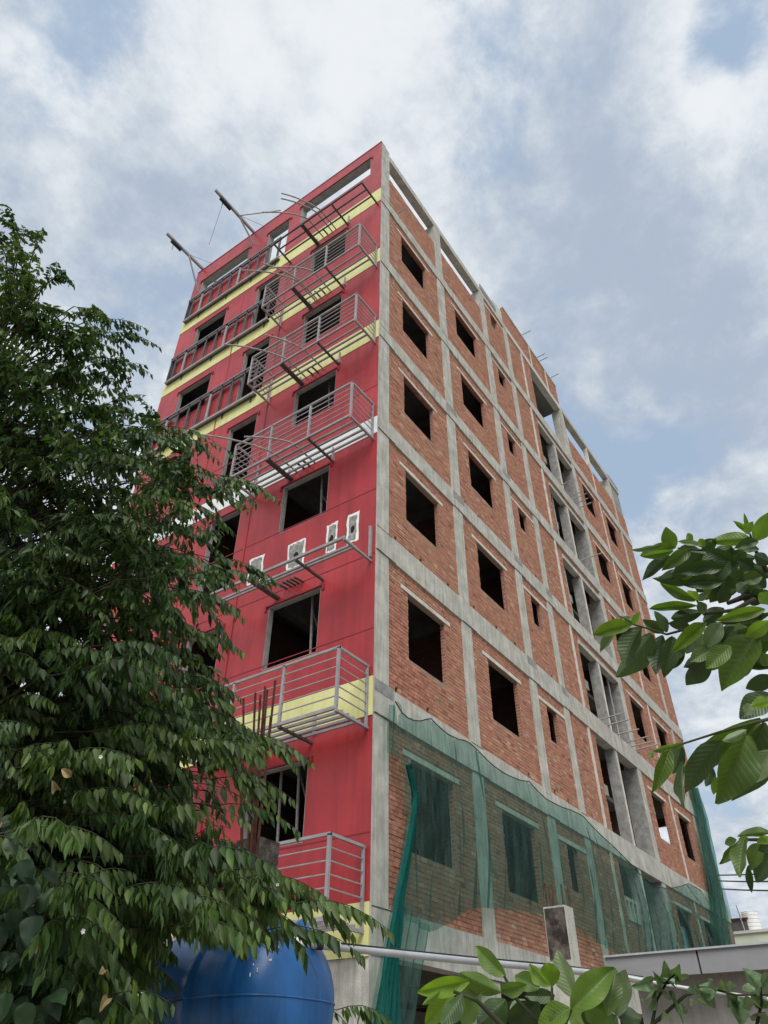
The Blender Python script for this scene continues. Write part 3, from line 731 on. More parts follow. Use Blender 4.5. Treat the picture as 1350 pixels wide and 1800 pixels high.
net2 = thing('debris_net', (BL+.1, -.2, 0), 'dark green net bundle hanging down the far corner of the brick side', 'net')
def bun(q0, dx):
    m = MB(); pts = [(1222, 1385), (1238, 1440), (1250, 1500), (1262, 1560), (1272, 1620), (1280, 1668), (1290, 1720)]
    vs = []; fs = []; n2 = 14
    wid = [4, 10, 14, 20, 27, 28, 30]
    for j in range(25):
        t = j/24*(len(pts)-1); i = min(int(t), len(pts)-2); k = t-i
        u = pts[i][0]+(pts[i+1][0]-pts[i][0])*k; v = pts[i][1]+(pts[i+1][1]-pts[i][1])*k; w = wid[i]+(wid[i+1]-wid[i])*k
        for q in range(n2+1):
            s = q/n2; x, z = P2(u-w*.6+w*s+dx, v, -.3); vs.append((x, -.3+q0+.10*math.sin(s*19+j*.3), z))
    for j in range(24):
        for q in range(n2): k = j*(n2+1)+q; fs.append((k, k+1, k+n2+2, k+n2+1))
    return m.add(vs, fs, True)
bun(0, 0).build('net_fold', 'net', net2); bun(.16, 2).build('net_fold', 'net', net2)

# light blue board and vent block behind the net
t = thing('blue_board', (18.1, .4, 5.0), 'light blue board with a white mark behind the green net', 'board')
p0, p1 = P2(1192, 1684, .35), P2(1222, 1640, .35)
MB().box(p0[0], p1[0], .35, .40, 4.0, p1[1]).build('panel', 'board_blue', t)
MB().box((p0[0]+p1[0])/2-.1, (p0[0]+p1[0])/2+.35, .342, .352, 4.9, 5.5).build('white_mark', 'white_paint', t)
t = thing('vent_block', (13.0, .3, 5.0), 'concrete breeze block panel in the stair opening behind the net', 'block')
a, b = P2(1102, 1612, .2), P2(1140, 1598, .2)
zc = (a[1]+b[1])/2
m = MB(); holed(m, 'y', 12.0, 13.45, zc-.3, zc+.3, .20, .30, [(12.15+.31*i, 12.15+.31*i+.2, zc-.2, zc+.2) for i in range(4)]); m.build('block_grid', 'concrete', t, recalc=True)
MB().box(11.96, 13.46, .22, .28, 3.98, zc-.31).build('base_wall', 'masonry', t)

# ------------------------------------------------------------------ near structures
# low annex with grey fascia
an = thing('annex', (1.25, -3.1, 0), 'low flat roofed annex with plain grey fascia beside the brick side', 'annex')
fz1 = 3.20; fz0 = atX(1085, 1722, 1.25)[2]; jy = atX(1224, 1672, 1.25)[1]
MB().box(1.25, 1.33, jy+.012, -3.06, fz0, fz1).build('fascia_panel', 'fascia', an)
MB().box(1.25, 1.33, -11.5, jy-.012, fz0, fz1).build('fascia_panel', 'fascia', an)
MB().box(1.27, 1.32, jy-.013, jy+.013, fz0, fz1-.01).build('fascia_joint', 'black_rubber', an)
MB().box(1.22, 1.36, -11.5, -3.05, fz1, fz1+.022).build('roof_edge', 'pvc', an)
MB().box(1.34, 5.5, -11.4, -3.07, fz1-.14, fz1-.01).build('roof_slab', 'concrete', an)
MB().box(1.65, 1.85, -11.3, -3.3, 0, fz1-.142).build('wall', 'annex_wall', an)
MB().box(1.86, 5.4, -3.5, -3.3, 0, fz1-.142).build('wall', 'annex_wall', an)
# concrete pillar stub
pc = at(993, 1640, 11.0)
pl = thing('pillar_stub', (pc[0], pc[1], 0), 'broken concrete pillar stub with stained face and short bars in front of the brick side', 'pillar')
ptop = at(1000, 1593, 11.0)[2]
MB().box(pc[0]-.13, pc[0]+.13, pc[1]-.10, pc[1]+.2, 0, ptop).build('shaft', 'concrete', pl)
MB().box(pc[0]-.136, pc[0]-.128, pc[1]-.09, pc[1]+.19, at(985, 1690, 11.0)[2], ptop-.02).build('stained_face', 'concrete_stained', pl)
for dx, dy in ((-.12, -.08), (.10, -.08), (.11, .15), (-.11, .15), (0, .15)):
    MB().tube([(pc[0]+dx, pc[1]+dy, ptop), (pc[0]+dx+.01, pc[1]+dy, ptop+.22+rng.random()*.1)], .010, 5).build('starter_bar', 'rust', pl)
# column with tall rusty bars
rc = at(452, 1500, 9.0)
rb = thing('rebar_column', (rc[0], rc[1], 0), 'unfinished column with tall rusty bars and dark wrapped top before the red front', 'column')
MB().box(rc[0]-.14, rc[0]+.14, rc[1]-.14, rc[1]+.14, 0, rc[2]-.28).build('shaft', 'concrete', rb)
MB().box(rc[0]-.17, rc[0]+.17, rc[1]-.17, rc[1]+.17, rc[2]-.30, rc[2]+.12).build('wrap', 'concrete_stained', rb)
for (u, v) in ((428, 1228), (449, 1218), (458, 1222), (466, 1206), (470, 1212), (484, 1196), (440, 1330), (420, 1300), (476, 1260)):
    tp = at(u, v, 9.0+rng.uniform(-.15, .15)); bx = rc[0]+(tp[0]-rc[0])*.45; by = rc[1]+(tp[1]-rc[1])*.45
    MB().tube([(bx, by, rc[2]-.1), (bx*.5+tp[0]*.5, by*.5+tp[1]*.5, (rc[2]+tp[2])/2), tuple(tp)], .014, 6).build('bar', 'rust', rb)

# blue tank on its stand
TX, TZ, TR = -5.12, 2.24, .52; TY0, TY1 = -2.88, -2.02
tk = thing('water_tank', (TX, -2.1, 0), 'large blue plastic water tank lying under the drooping leaves', 'water tank')
prof = [(TY1+.28, 0.02), (TY1+.24, .20), (TY1+.12, .40), (TY1, TR-.03), (TY1-.03, TR)]
y = TY1-.03
while y > TY0+.05:
    if abs(y-(-2.45)) < .035: prof += [(y, TR), (y-.02, TR+.018), (y-.05, TR+.018), (y-.07, TR)]; y -= .1
    else: prof.append((y, TR)); y -= .06
prof += [(TY0, TR), (TY0-.015, TR-.02)]
for i in range(1, 15):
    a = i/14*math.pi/2; prof.append((TY0-.015-.33*math.sin(a)**1.0, (TR-.02)*math.cos(a)**.75+1e-3))
n2 = 48; vs = []; fs = []
for (yy, rr) in prof:
    for j in range(n2):
        a = 2*math.pi*j/n2; vs.append((TX+rr*math.cos(a), yy, TZ+rr*math.sin(a)))
for i in range(len(prof)-1):
    for j in range(n2): fs.append((i*n2+j, i*n2+(j+1) % n2, (i+1)*n2+(j+1) % n2, (i+1)*n2+j))
m = MB(); m.add(vs, fs, True); m.build('shell', 'blue_plastic', tk, recalc=True)
m = MB()      # moulding seam round the shell and end cap at mid height
for sgn in (1,):
    pts = [(TX-(rr+.002), yy, TZ) for yy, rr in prof[3:]]+[(TX+(rr+.002), yy, TZ) for yy, rr in prof[:4:-1]]
    m.tube(pts, .007, 5)
m.build('seam', 'blue_plastic', tk)
m = MB()
for k_ in range(14):
    t_ = rng.uniform(.12, .55)*math.pi/2; a_ = rng.uniform(1.75, 3.05)
    rr_ = (TR-.02)*math.cos(t_)**.75+.003; yy_ = TY0-.018-.33*math.sin(t_)
    p_ = Vector((TX+rr_*math.cos(a_), yy_, TZ+rr_*math.sin(a_))); l_ = rng.uniform(.008, .03)
    m.bar(p_+Vector((0, 0, l_/2)), p_-Vector((0, 0, l_/2)), .007, .004)
m.build('scuff', 'pvc_white', tk)
m = MB(); m.tube([(TX+.02, TY0-.12, TZ+.43), (TX+.02, TY0-.22, TZ+.47)], .055, 14); m.build('inlet_socket', 'blue_plastic', tk)
st = thing('tank_stand', (TX, -2.1, 0), 'concrete block stand under the blue water tank', 'stand')
MB().box(TX-.5, TX+.5, -2.9, -2.6, 0, TZ-TR+.06).build('pier', 'concrete', st); MB().box(TX-.5, TX+.5, -2.25, -1.98, 0, TZ-TR+.06).build('pier', 'concrete', st)
# pipe from the tank
pp = thing('water_pipe', tuple(at(560, 1663, 6.3)), 'grey plastic pipe running from the blue tank along the brick side', 'pipe')
P = [at(512, 1656, 6.2), at(563, 1661, 6.3), at(700, 1676, 6.75), at(850, 1691, 7.3), at(990, 1704, 8.0), at(1100, 1719, 8.6), at(1140, 1726, 8.9)]
MB().tube([tuple(p) for p in P], .030, 12).build('main_run', 'pvc', pp)
MB().tube([tuple(at(510, 1656, 6.19)), tuple(at(532, 1658, 6.23))], .036, 12).build('end_socket', 'pvc_white', pp)
MB().tube([tuple(at(556, 1660, 6.28)), tuple(at(566, 1661, 6.3))], .036, 12).build('clamp', 'black_rubber', pp)
MB().tube([tuple(at(u, v-6, r-.02)) for u, v, r in ((600, 1664, 6.4), (700, 1675, 6.75), (850, 1690, 7.3), (990, 1703, 8.0), (1130, 1723, 8.85))], .006, 5).build('cable', 'black_rubber', pp)
MB().tube([tuple(at(u, v, r)) for u, v, r in ((1100, 1717, 8.5), (1150, 1727, 8.0), (1215, 1738, 7.6), (1290, 1748, 7.2), (1360, 1758, 7.0))], .012, 8).build('white_hose', 'pvc_white', pp)
MB().tube([tuple(at(u, v, 6.15)) for u, v in ((516, 1655), (512, 1680), (500, 1693), (494, 1685), (497, 1672))], .004, 5).build('tie_wire', 'pvc_white', pp)

# ------------------------------------------------------------------ far background
def cable(u0, v0, u1, v1, label, r=.035):
    a, b = at(u0, v0, 48), at(u1, v1, 40)
    d = (b-a)/np.linalg.norm(b-a); a2 = a-d*14; b2 = b+d*22
    pts = []
    for i in range(13):
        t = i/12; p = a2+(b2-a2)*t; p[2] -= .5*4*t*(1-t)-.42; pts.append(tuple(p))
    o = MB().tube(pts, r, 5).build('overhead_cable', 'black_rubber'); tag(o, label, 'cable', 'overhead cables behind the building')
cable(1262, 1538, 1350, 1532, 'overhead cable behind the far corner, highest of the three')
cable(1265, 1548, 1350, 1546, 'overhead cable behind the far corner, between the other two')
cable(1268, 1562, 1350, 1562, 'overhead cable behind the far corner, lowest of the three')
gh = at(1320, 1660, 46); bz = at(1320, 1643, 46)[2]
hs_ = thing('green_house', (gh[0], gh[1], 0), 'pale green walled house far behind the annex roof', 'house')
MB().box(gh[0]-.5, gh[0]+8, gh[1]-7, gh[1]+2.6, 0, bz).build('wall', 'pale_green_wall', hs_)
MB().box(gh[0]-.6, gh[0]+8.1, gh[1]-7.1, gh[1]+2.7, bz, bz+.12).build('roof_edge', 'plaster', hs_)
tw = at(1327, 1640, 47)
wt = thing('roof_tank', (tw[0], tw[1], bz+.12), 'white ribbed water tank on the pale green house', 'water tank')
for i in range(6):
    MB().tube([(tw[0], tw[1], bz+.12+.17*i), (tw[0], tw[1], bz+.12+.17*i+.155)], .42, 16).build('ring', 'pvc_white', wt)
MB().tube([(tw[0], tw[1], bz+1.14), (tw[0], tw[1], bz+1.22)], [.42, .1], 16).build('lid', 'pvc_white', wt)
sh = at(1304, 1641, 47)
s_ = thing('roof_shed', (sh[0], sh[1], bz+.12), 'dark roof shed beside the white tank on the pale green house', 'shed')
MB().box(sh[0]-.3, sh[0]+1.4, sh[1]-.45, sh[1]+.55, bz+.12, bz+.8).build('wall', 'steel_dark', s_); MB().box(sh[0]-.4, sh[0]+1.5, sh[1]-.55, sh[1]+.65, bz+.8, bz+.86).build('roof', 'rust', s_)
aa = at(1311, 1641, 46)
an_ = thing('roof_antenna', (aa[0], aa[1], bz+.12), 'thin antenna mast on the pale green house before the dark shed', 'antenna')
MB().tube([(aa[0], aa[1], bz+.1), (aa[0], aa[1]+.1, bz+1.35)], .03, 5).build('mast', 'rod', an_)
MB().bar((aa[0], aa[1]-.35, bz+.95), (aa[0], aa[1]+.1, bz+.85), .025).build('cross_arm', 'rod', an_)
fm = thing('far_building', (44, 30, 0), 'plain pale building far behind the unfinished building', 'building')
MB().box(40, 52, 24, 36, 0, 9).build('wall', 'plaster', fm)

# ------------------------------------------------------------------ foliage
LT = np.array([(0, 0, 0), (-.5, .30, .10), (0, .30, -.02), (.5, .30, .10), (-.36, .66, .06), (0, .66, -.06), (.36, .66, .06), (0, 1, -.16)], float)
LF = [(0, 2, 1), (0, 3, 2), (1, 2, 5, 4), (2, 3, 6, 5), (4, 5, 7), (5, 6, 7)]
def leaf_frames(base, dirv, nrm, length, width):
    """arrays -> vertices of leaves"""
    d = dirv/np.linalg.norm(dirv, axis=1, keepdims=True)
    n = nrm-(nrm*d).sum(1, keepdims=True)*d; n /= np.linalg.norm(n, axis=1, keepdims=True)+1e-9
    s = np.cross(d, n)
    return base[:, None]+s[:, None]*(LT[None, :, 0:1]*width[:, None, None])+d[:, None]*(LT[None, :, 1:2]*length[:, None, None])+n[:, None]*(LT[None, :, 2:3]*length[:, None, None]*.5)
def leaf_cloud(name, V, tone, parent):
    n = len(V); quads = []
    off = WL[parent]; V = V-np.array(off)
    tri = [f for f in LF if len(f) == 3]; qd = [f for f in LF if len(f) == 4]
    faces = []
    base = np.arange(n)*8
    for f in LF: faces.append((np.array(f)[None]+base[:, None]).tolist())
    fl = [x for g_ in faces for x in g_]
    me = bpy.data.meshes.new(name); me.from_pydata(V.reshape(-1, 3).tolist(), [], fl)
    T = np.ones((n, 8, 4)); T[:, :, :3] = tone[:, None]
    ca = me.color_attributes.new('tone', 'FLOAT_COLOR', 'POINT'); ca.data.foreach_set('color', T.reshape(-1))
    me.polygons.foreach_set('use_smooth', [True]*len(me.polygons))
    me.materials.append(MATS['leaf']); o = bpy.data.objects.new(name, me); COL.objects.link(o); o.parent = parent; o['kind'] = 'stuff'
    WL[o] = off; return o
nr = np.random.default_rng(11)
OUT = [(-60, 350), (20, 352), (50, 385), (85, 440), (112, 470), (100, 535), (150, 515), (195, 548), (210, 600), (262, 568), (280, 600), (255, 660), (270, 690), (285, 740), (330, 745), (390, 765), (420, 800), (470, 845), (490, 880), (430, 895), (425, 930), (470, 985), (490, 1010), (430, 1055), (400, 1090), (400, 1140),
       (430, 1180), (420, 1220), (470, 1280), (540, 1310), (500, 1340), (520, 1370), (455, 1390), (470, 1440), (520, 1450), (500, 1480), (530, 1530), (600, 1560), (680, 1590), (620, 1610), (600, 1640), (560, 1665), (470, 1640), (330, 1650), (310, 1700), (300, 1830), (-60, 1830)]
def inside(u, v, poly):
    c = False; j = len(poly)-1
    for i in range(len(poly)):
        (x1, y1), (x2, y2) = poly[i], poly[j]
        if (y1 > v) != (y2 > v) and u < (x2-x1)*(v-y1)/(y2-y1)+x1: c = not c
        j = i
    return c
TB = np.array([-7.75, -1.9, 0.0])
tree = thing('cherry_tree', tuple(TB), 'tall dense tree with drooping rows of small leaves in front of the red front', 'tree')
trunk_pts = [TB, TB+[.05, .1, 1.2], TB+[-.1, .05, 2.6], TB+[-.35, -.1, 4.2], TB+[-.6, -.15, 5.8], TB+[-.8, -.2, 6.9], TB+[-.95, -.25, 7.5]]
MB().tube([tuple(p) for p in trunk_pts], [.15, .12, .10, .075, .05, .026, .006], 10).build('trunk', 'bark', tree)
def trunk_at(z):
    for a, b in zip(trunk_pts, trunk_pts[1:]):
        if z <= b[2]: k = (z-a[2])/(b[2]-a[2]); return a+(b-a)*k
    return trunk_pts[-1]
tips = []
def rng_depth(u, v):
    base = np.interp(v, [350, 700, 1000, 1400, 1800], [7.4, 6.6, 5.9, 5.2, 4.6])
    return base
cell = 43
for v in range(370, 1850, cell):
    for u in range(-50, 700, cell):
        uu, vv = u+nr.uniform(-20, 20), v+nr.uniform(-20, 20)
        if inside(uu, vv, OUT) and not (uu > 285 and vv > 1650): tips.append((uu, vv, rng_depth(uu, vv)+nr.normal(0, .55), False))
for v in range(820, 1850, 62):
    for u in range(-50, 420, 62):
        uu, vv = u+nr.uniform(-28, 28), v+nr.uniform(-28, 28)
        if inside(uu+70, vv, OUT): tips.append((uu, vv, rng_depth(uu, vv)+1.3+nr.normal(0, .4), False))
for u, v, d in ((690, 1610, 4.9), (700, 1785, 7.3), (552, 1322, 5.6), (524, 1388, 5.5), (530, 1440, 5.4), (640, 1650, 4.8), (500, 872, 6.3), (435, 1075, 5.9), (493, 1012, 6.1), (432, 1130, 5.8), (428, 1210, 5.7),
                (12, 356, 7.5), (60, 400, 7.4), (118, 470, 7.3), (108, 540, 7.2), (192, 548, 7.0), (265, 572, 7.0), (286, 602, 6.9), (272, 650, 6.8), (205, 590, 7.0), (560, 1560, 5.0), (475, 1300, 5.6), (450, 1600, 4.8), (520, 1600, 4.8)):
    tips.append((u, v, d, True))
B_, D_, N_, L_, W_, T_ = [], [], [], [], [], []
tw = MB(); limbs = MB(); nl = 0
flowers = []
def spray(p0, p1, ln, count, droop, tone0):
    """leafy twig from p0 to p1"""
    ax = p1-p0; L = np.linalg.norm(ax); ax = ax/L
    side = np.cross(ax, [0, 0, 1.0]); side /= np.linalg.norm(side)+1e-6
    pts = []
    for i in range(6):
        t = i/5; pts.append(p0+(p1-p0)*t+np.array([0, 0, 1])*(.10*L*math.sin(math.pi*t)-.14*L*t*t))
    for k in range(count):
        t = .08+.92*(k+.5)/count; q = t*5; i = min(int(q), 4); p = pts[i]+(pts[i+1]-pts[i])*(q-i)
        loc = pts[i+1]-pts[i]; loc = loc/np.linalg.norm(loc)
        s = 1 if k % 2 else -1
        d = np.array([0, 0, -1.0])*droop*1.15+side*s*(.60-.36*droop)+loc*.45+nr.normal(0, .14+.16*(p0[2] > 4.2), 3)
        n = np.array([0, 0, 1.0])*(1.1-droop)+side*s*(.55*droop)-loc*.1 + nr.normal(0, .18, 3) + ax*.0
        size = ln*nr.uniform(.6, 1.15)*(1-.35*max(0, t-.7)/.3)
        B_.append(p); D_.append(d); N_.append(n); L_.append(size); W_.append(size*nr.uniform(.30, .39))
        f = nr.uniform(.72, 1.22)
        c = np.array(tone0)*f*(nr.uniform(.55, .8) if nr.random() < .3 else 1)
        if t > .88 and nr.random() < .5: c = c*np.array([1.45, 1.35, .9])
        T_.append(c)
    tw.tube([tuple(p) for p in pts], [.004, .0035, .003, .0025, .002, .0015], 4, cap=False)
    return pts
for u, v, d in ((265, 1650, 5.2), (300, 1665, 6.6), (285, 1700, 5.0), (300, 1720, 6.6), (270, 1745, 5.0), (250, 1700, 5.4), (295, 1775, 6.4), (265, 1800, 5.0), (310, 1690, 6.8)):
    tips.append((u, v, d, False))
for (u, v, d, edge) in tips:
    tip = at(u, v, d)
    z0 = max(.7, min(tip[2]-.5-.25*nr.random(), 7.6)); z0 = z0 if tip[2] < 8 else 7.4
    st_ = trunk_at(z0)
    mid = st_+(tip-st_)*.55+np.array([0, 0, .28+.2*nr.random()])
    # the last stretch of a bough is a leafy spray, with side sprays further in
    out_d = tip-st_; dist = np.linalg.norm(out_d)
    pre = tip-(tip-mid)/np.linalg.norm(tip-mid)*min(.62, np.linalg.norm(tip-mid)*.9)
    limbs.tube([tuple(st_), tuple(st_*.5+mid*.5+np.array([0, 0, .05])), tuple(mid), tuple(pre)], [.014, .011, .008, .004] if v > 1050 else [.009, .007, .005, .003], 5, cap=False)
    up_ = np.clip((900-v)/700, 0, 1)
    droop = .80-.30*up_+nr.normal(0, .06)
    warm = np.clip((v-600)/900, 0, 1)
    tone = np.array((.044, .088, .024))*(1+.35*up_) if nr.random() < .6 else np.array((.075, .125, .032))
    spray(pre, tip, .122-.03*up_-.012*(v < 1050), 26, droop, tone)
    axis = (tip-pre)/np.linalg.norm(tip-pre); sd_ = np.cross(axis, [0, 0, 1.]); sd_ /= np.linalg.norm(sd_)
    for q in range((2 if v > 900 else 4) if edge else (6 if v > 1050 else 7)):
        k = nr.uniform(-.5, .55); b0 = pre+(tip-pre)*k if k > 0 else pre+(mid-pre)*(-k)
        e = b0+(axis*nr.uniform(.2, .8)+sd_*nr.choice([-1, 1])*nr.uniform(.4, .9)+np.array([0, 0, nr.uniform(-.5, .35)]))*nr.uniform(.25, .48)*(.55 if edge else 1)
        if edge:
            e = b0+axis*.2+np.array([0, 0, nr.uniform(-.2, 0)])+sd_*nr.choice([-1, 1])*.1
        if v < 1050 and not edge:
            e = b0+nr.normal(0, 1, 3)*np.array([.21, .21, .17])+axis*.08
        uu, vv = pix(e)
        if not inside(uu-8, vv, OUT) and not edge and nr.random() < .8: continue
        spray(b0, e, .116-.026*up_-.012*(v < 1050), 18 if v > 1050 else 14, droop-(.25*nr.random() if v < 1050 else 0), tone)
    if nr.random() < .25: flowers.append(pre*.4+tip*.6+np.array([0, 0, -.02])-ray(u, v)*.12)
B_, D_, N_, L_, W_, T_ = map(np.array, (B_, D_, N_, L_, W_, T_))
# openings in the crown where the tank and the red wall show through
GAPS = [([(335, 1700), (400, 1680), (455, 1655), (520, 1660), (560, 1690), (600, 1720), (600, 1840), (310, 1840)], .97), ([(335, 1345), (400, 1350), (425, 1400), (400, 1475), (340, 1470)], .85), ([(455, 1330), (520, 1330), (535, 1420), (520, 1470), (470, 1440)], .5),
        ([(560, 1510), (650, 1490), (650, 1560), (600, 1555)], .9), ([(590, 1630), (650, 1630), (640, 1660), (600, 1660)], .5), ([(275, 1190), (300, 1190), (300, 1230), (270, 1230)], .6), ([(228, 1000), (262, 1000), (262, 1030), (228, 1030)], .5)]
q_ = B_-CAM; z_ = q_@fw; keep = np.ones(len(L_), bool)
for i_, (a_, b_) in enumerate(zip(675+FPX*(q_@rt)/z_, 900-FPX*(q_@up)/z_)):
    for poly, pr in GAPS:
        if inside(a_, b_, poly) and nr.random() < pr: keep[i_] = False
B_, D_, N_, L_, W_, T_ = (x[keep] for x in (B_, D_, N_, L_, W_, T_))
limbs.build('limbs', 'bark', tree); o = tw.build('twigs', 'twig', tree); o['kind'] = 'stuff'
V_ = leaf_frames(B_, D_, N_, L_, W_)
ctr = V_.mean(1); q = ctr-CAM; zd = q@fw; pu = 675+FPX*(q@rt)/zd; pv = 900-FPX*(q@up)/zd
score = np.where((pu > 0) & (pu < 1350) & (pv > 0) & (pv < 1800), L_/zd, 0)
order = np.argsort(-score); sel = order[:295]; rest = np.ones(len(L_), bool); rest[sel] = False
leafme = bpy.data.meshes.new('leaf'); leafme.from_pydata([tuple(p*[1, 1, .5]) for p in LT], [], LF)
leafme.polygons.foreach_set('use_smooth', [True]*len(leafme.polygons)); leafme.materials.append(MATS['leaf_single'])
def place_leaf(me, base, d, n, ln, wd, parent, name='leaf'):
    d = np.array(d, float); d /= np.linalg.norm(d); n = np.array(n, float); n = n-(n@d)*d; n /= np.linalg.norm(n)+1e-9; s = np.cross(d, n)
    o = bpy.data.objects.new(name, me); COL.objects.link(o); o.parent = parent
    b = np.array(base)-np.array(WL[parent])
    o.matrix_local = Matrix([[s[0]*wd, d[0]*ln, n[0]*ln, b[0]], [s[1]*wd, d[1]*ln, n[1]*ln, b[1]], [s[2]*wd, d[2]*ln, n[2]*ln, b[2]], [0, 0, 0, 1]])
    return o
for i in sel: place_leaf(leafme, B_[i], D_[i], N_[i], L_[i], W_[i], tree)
leaf_cloud('foliage', V_[rest], T_[rest], tree)
fl = MB()
for k in range(5):
    a = 2*math.pi*k/5; c, s = math.cos(a), math.sin(a)
    fl.add([(0, 0, 0), (.6*c-.35*s, .6*s+.35*c, .12), (1.0*c, 1.0*s, .2), (.6*c+.35*s, .6*s-.35*c, .12)], [(0, 3, 2, 1)])
flme = bpy.data.meshes.new('flower'); flme.from_pydata(fl.v, [], fl.f); flme.materials.append(MATS['petal'])
nr.shuffle(flowers)
for p in flowers[:46]:
    tow = -(p-CAM)/np.linalg.norm(p-CAM)
    place_leaf(flme, p, np.cross(tow, nr.normal(0, 1, 3)), tow+nr.normal(0, .4, 3), .012, .012, tree, 'flower')
for u, v in ((125, 1365), (100, 1388), (3, 1445), (190, 1705), (190, 1755), (60, 1650)):
    p = at(u, v, 3.9); place_leaf(leafme, p, nr.normal(0, 1, 3)-np.array([0, 0, 1]), -ray(u, v)+nr.normal(0, .4, 3), .055, .04, tree, 'dry_leaf').data = leafme

# ---- finer leaf mesh for near plants
def fine_leaf(name, mat, shape, fold, curl, wave, seed):
    r = random.Random(seed); nu, nv = 8, 12; vs = []; fs = []; uvs = []
    ph = r.random()*6
    for j in range(nv+1):
        t = j/nv; w = shape(t)
        for i in range(nu+1):
            s = i/nu-.5; a = abs(s)*2
            vs.append((s*w, t, fold*a*w*.5 - curl*t*t + wave*math.sin(t*13+ph+(2 if s > 0 else 0))*a*a*.5)); uvs.append((s*w*.9+.5, t))
    for j in range(nv):
        for i in range(nu): k = j*(nu+1)+i; fs.append((k, k+1, k+nu+2, k+nu+1))
    me = bpy.data.meshes.new(name); me.from_pydata(vs, [], fs)
    ul = me.uv_layers.new(name='uv')
    for l in me.loops: ul.data[l.index].uv = uvs[l.vertex_index]
    me.polygons.foreach_set('use_smooth', [True]*len(me.polygons)); me.materials.append(MATS[mat]); return me
ell = lambda t: max(.02, math.sin(math.pi*min(1, t*.97+.02)**.92)**.85)
heart = lambda t: max(.02, (math.sin(math.pi*t**.62))**.8)
dryme = fine_leaf('dry_leaf', 'dry_leaf', ell, .9, .45, .12, 5)
for o in tree.children:
    if o.name.startswith('dry_leaf'): o.data = dryme
GM = {k: [fine_leaf('guava_leaf', m_, ell, (.22, .38, .30)[j], c, (.05, .08, .06)[j], 3*i+j) for j, c in enumerate((.08, .20, .34))] for i, (k, m_) in enumerate((('d', 'guava_shaded'), ('m', 'guava_mid'), ('b', 'guava_bright'), ('p', 'guava_pale')))}

def guava(parent, zoom, lst, dist):
    ox, oy, s = zoom
    for k, it in enumerate(lst):
        bu, bv, tu, tv, w, ty = it
        r1 = dist+nr.uniform(-.06, .08)+(.05 if ty == 'd' else 0)
        b = at(ox+bu/s, oy+bv/s, r1)
        pl_ = math.hypot(tu-bu, tv-bv)/s
        dl = pl_/FPX*dist
        t = at(ox+tu/s, oy+tv/s, r1+nr.uniform(-.45, .45)*dl)
        ax = t-b; L = np.linalg.norm(ax)
        vd = -ray(ox+bu/s, oy+bv/s)
        sd3 = np.cross(ax/L, vd)
        n = vd*nr.uniform(.8, 1.0)+sd3*nr.uniform(-.45, .45)
        if n[2] < 0 and nr.random() < .5: n = n*1.0
        wd = w/s/FPX*dist*1.04
        me = GM[ty][k % 3]
        b = b-ax/L*L*.03
        place_leaf(me, b, ax, n*(-1 if nr.random() < .35 else 1), L*1.05, wd, parent)
def twig(parent, zoom, pts, dist, r, name='branch'):
    ox, oy, s = zoom
    m = MB(); P = [tuple(at(ox+u/s, oy+v/s, dist+dd)) for u, v, dd in pts]
    rs = [r*(1-.6*i/(len(P)-1)) for i in range(len(P))]
    m.tube(P, rs, 7).build(name, 'bark' if r > .008 else 'twig', parent)
ZA, ZB, ZC, ZD = (1030, 890, 4.219), (1110, 1180, 4.5), (720, 1640, 3.375), (1050, 1580, 4.5)
gt = at(1560, 1500, 2.3)
gtree = thing('guava_tree', (gt[0], gt[1], 0), 'guava tree reaching in with large ribbed leaves against the sky', 'tree')
MB().tube([(gt[0], gt[1], 0), (gt[0]+.05, gt[1]+.02, .9), tuple(at(1560, 1450, 2.25)), tuple(at(1520, 1150, 2.1)), tuple(at(1500, 850, 2.1))], [.06, .05, .042, .03, .012], 10).build('trunk', 'bark', gtree)
for z_, pts, d, r in ((ZA, [(2100, 900, .5), (1350, 700, .1), (1180, 670, .05), (1050, 720, .03)], 1.68, .011), (ZA, [(2000, 1000, .5), (1350, 800, .1), (1100, 860, 0), (860, 880, 0), (600, 950, 0), (370, 880, 0)], 1.6, .0048),
                      (ZA, [(1900, 700, .5), (1350, 500, .1), (1200, 400, .05), (900, 330, 0), (680, 310, 0)], 1.68, .0045), (ZA, [(1250, 690, .05), (1100, 770, 0), (870, 800, 0), (820, 690, 0)], 1.6, .005), (ZA, [(1350, 500, .05), (1260, 330, 0), (1215, 200, 0)], 1.65, .005),
                      (ZB, [(2000, 500, .6), (1300, 300, .1), (1080, 380, .03), (1000, 400, 0), (700, 480, 0), (400, 575, 0)], 1.30, .0038), (ZB, [(1900, 1500, .6), (1300, 1380, .1), (1080, 1335, 0), (850, 1330, 0)], 1.35, .005)):
    twig(gtree, z_, pts, d, r)
